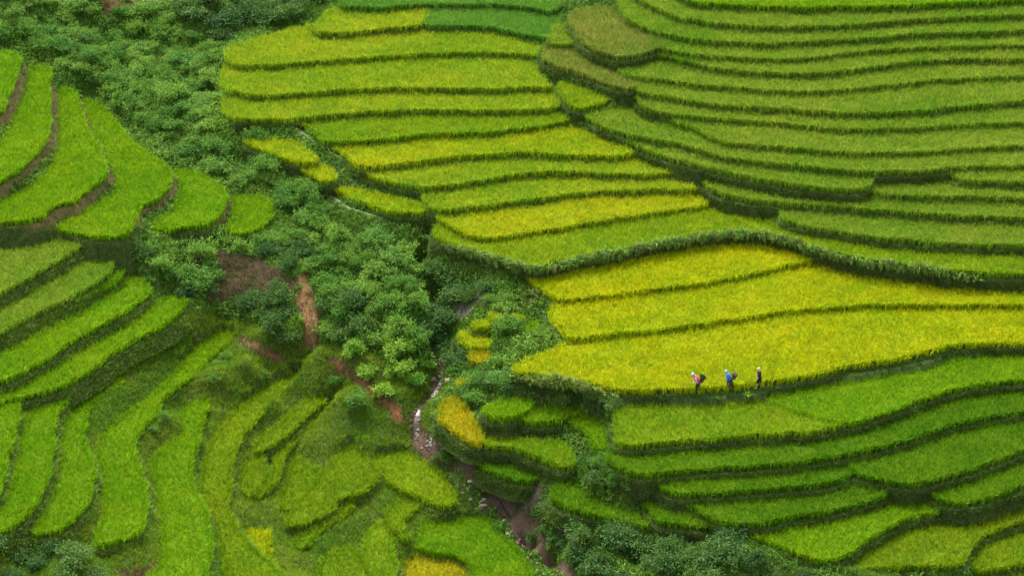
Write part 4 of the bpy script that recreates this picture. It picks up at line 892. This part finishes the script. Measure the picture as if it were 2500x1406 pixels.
def basket(root, pos, tilt, label, mat, filled):
    s_ = root.scale[0]; b = bpy.data.objects.new('carrying_basket', None); link(b); b.location = Vector(root.location)+Vector(pos)*s_; b.scale = [v*.88 for v in root.scale]; b.rotation_euler = (0, tilt, 0); tag(b, label, 'basket', 'back baskets')
    bm = bmesh.new(); prof = [(.115, 0), (.13, .04), (.155, .16), (.185, .30), (.215, .42), (.225, .44), (.205, .44), (.17, .30), (.14, .14), (.10, .02)]
    N_ = 20; rows = [[bm.verts.new((r*math.cos(2*math.pi*k/N_)*(1+.015*((k+j) % 2)), r*math.sin(2*math.pi*k/N_)*(1+.015*((k+j) % 2)), z)) for k in range(N_)] for j, (r, z) in enumerate(prof)]
    for a, c in zip(rows[:-1], rows[1:]):
        for k in range(N_): bm.faces.new((a[k], a[(k+1) % N_], c[(k+1) % N_], c[k]))
    bm.faces.new(rows[0][::-1]); bm.faces.new(rows[-1])
    me = bpy.data.meshes.new('cane_shell'); bm.to_mesh(me); bm.free(); me.materials.append(mat); link(bpy.data.objects.new('cane_shell', me), b)
    loft([((.235*math.cos(t), .235*math.sin(t), .44), .016, .016) for t in [2*math.pi*k/18 for k in range(19)]], M_basket, 'rim', b, 6)
    for sy in (-.11, .11): loft([((-.17, sy, .06), .012, .02), ((-.30, sy, .18), .012, .02), ((-.34, sy, .34), .012, .02), ((-.20, sy, .42), .012, .02)], CLO['dark'], 'strap', b, 6)
    if filled:
        V, C_ = blades(np.stack([rng.normal(size=260)*.08, rng.normal(size=260)*.08, rng.uniform(.34, .48, 260)], 1), .18, .05, np.tile(np.array(filled[0]), (260, 1)), 4, (.1, 1.4), spread=.02)
        o = link(bpy.data.objects.new('leaf_bundle', tri_mesh('leaf_bundle', V, C_, M_grass))); o.location = b.location; o.scale = b.scale; o.rotation_euler = b.rotation_euler; tag(o, filled[1], 'leaves')
P1 = dict(pel=(0, .80), chest=(.16, 1.10), neck=(.27, 1.25), head=(.36, 1.33), legs=(((.12, .44), (.20, .09), (.34, .03)), ((-.02, .42), (-.22, .12), (-.10, .03))), arms=(((.10, .90), (.28, .84)), ((.12, .92), (.30, .90))))
r1_, J1 = person(1704, 961, 1.86, P1, M_skin, "person in a pink jacket leaning forward under a back basket, first in the file")
torso(r1_, J1, P1, CLO['pink'], 'jacket'); sleeves(r1_, J1, P1, CLO['white'], .055); trousers(r1_, J1, P1, CLO['black'], .12, .085); shoes(r1_, J1, P1, CLO['dark']); scarf(r1_, J1, P1, CLO['white'], False)
basket(r1_, (.17, 0, .80), .25, "dark woven basket on the back of the person in pink", M_basket, ((.05, .10, .03), "dark green leaves poking out of the pink walker's basket"))
P2 = dict(pel=(0, .80), chest=(.12, 1.12), neck=(.20, 1.28), head=(.28, 1.37), legs=(((.10, .44), (.14, .09), (.28, .03)), ((-.02, .42), (-.16, .10), (-.04, .03))), arms=(((.10, .90), (.24, .92)), ((.10, .90), (.24, .88))))
r2_, J2 = person(1781, 953, 1.80, P2, M_skin, "person in a bright blue jacket and dark skirt, second in the file")
torso(r2_, J2, P2, CLO['blue'], 'jacket', -.12, 1.12); sleeves(r2_, J2, P2, CLO['blue'], .07)
loft([(J2(0, 0, .86), .15, .18), (J2(0, 0, .72), .19, .21), (J2(.01, 0, .5), .235, .23), (J2(.01, 0, .33), .26, .25)], CLO['navy'], 'skirt', r2_, 18, True, .06)
for sgn, leg in ((-1, P2['legs'][0]), (1, P2['legs'][1])):
    (ku, kz), (au, az), _t = leg; loft([(J2(ku*.9+au*.1, sgn*.09, kz*.9+az*.1), .062, .062), (J2(au, sgn*.09, az+.03), .045, .045)], CLO['teal'], 'leg_wrap', r2_, 10)
shoes(r2_, J2, P2, CLO['teal']); scarf(r2_, J2, P2, CLO['sky'], True)
basket(r2_, (.22, 0, .84), .28, "brown woven basket on the back of the person in blue", M_basket, ((.30, .31, .09), "pale yellow-green leaf bundle heaped in the blue walker's basket"))
P3 = dict(pel=(0, .88), chest=(.03, 1.20), neck=(.06, 1.40), head=(.10, 1.50), legs=(((.14, .48), (.20, .09), (.34, .03)), ((-.10, .47), (-.34, .15), (-.24, .04))), arms=(((.02, 1.0), (.14, .92)), ((-.04, 1.0), (.06, .90))))
r3_, J3 = person(1853, 948, 1.86, P3, M_skin2, "person in a loose black top and shorts with bare legs, last in the file")
torso(r3_, J3, P3, CLO['black'], 'top', -.14, 1.15); sleeves(r3_, J3, P3, CLO['black'], .075, .6); trousers(r3_, J3, P3, CLO['black'], .105, .095, 0, 'shorts'); shoes(r3_, J3, P3, CLO['straw'])
hu, hz = P3['head']
loft([(J3(hu+.02, 0, hz+.14), .02, .03), (J3(hu+.01, 0, hz+.125), .07, .075), (J3(hu-.01, 0, hz+.07), .105, .10), (J3(hu-.03, 0, hz), .09, .10), (J3(hu-.06, 0, hz-.09), .06, .09), (J3(hu-.09, 0, hz-.20), .035, .07)], CLO['straw'], 'hair', r3_, 14, True, .05)
loft([(J3(.195, -.02, 1.16), .006, .05), (J3(.20, 0, 1.12), .006, .06), (J3(.195, .02, 1.08), .006, .05)], CLO['green'], 'printed_patch', r3_, 8)
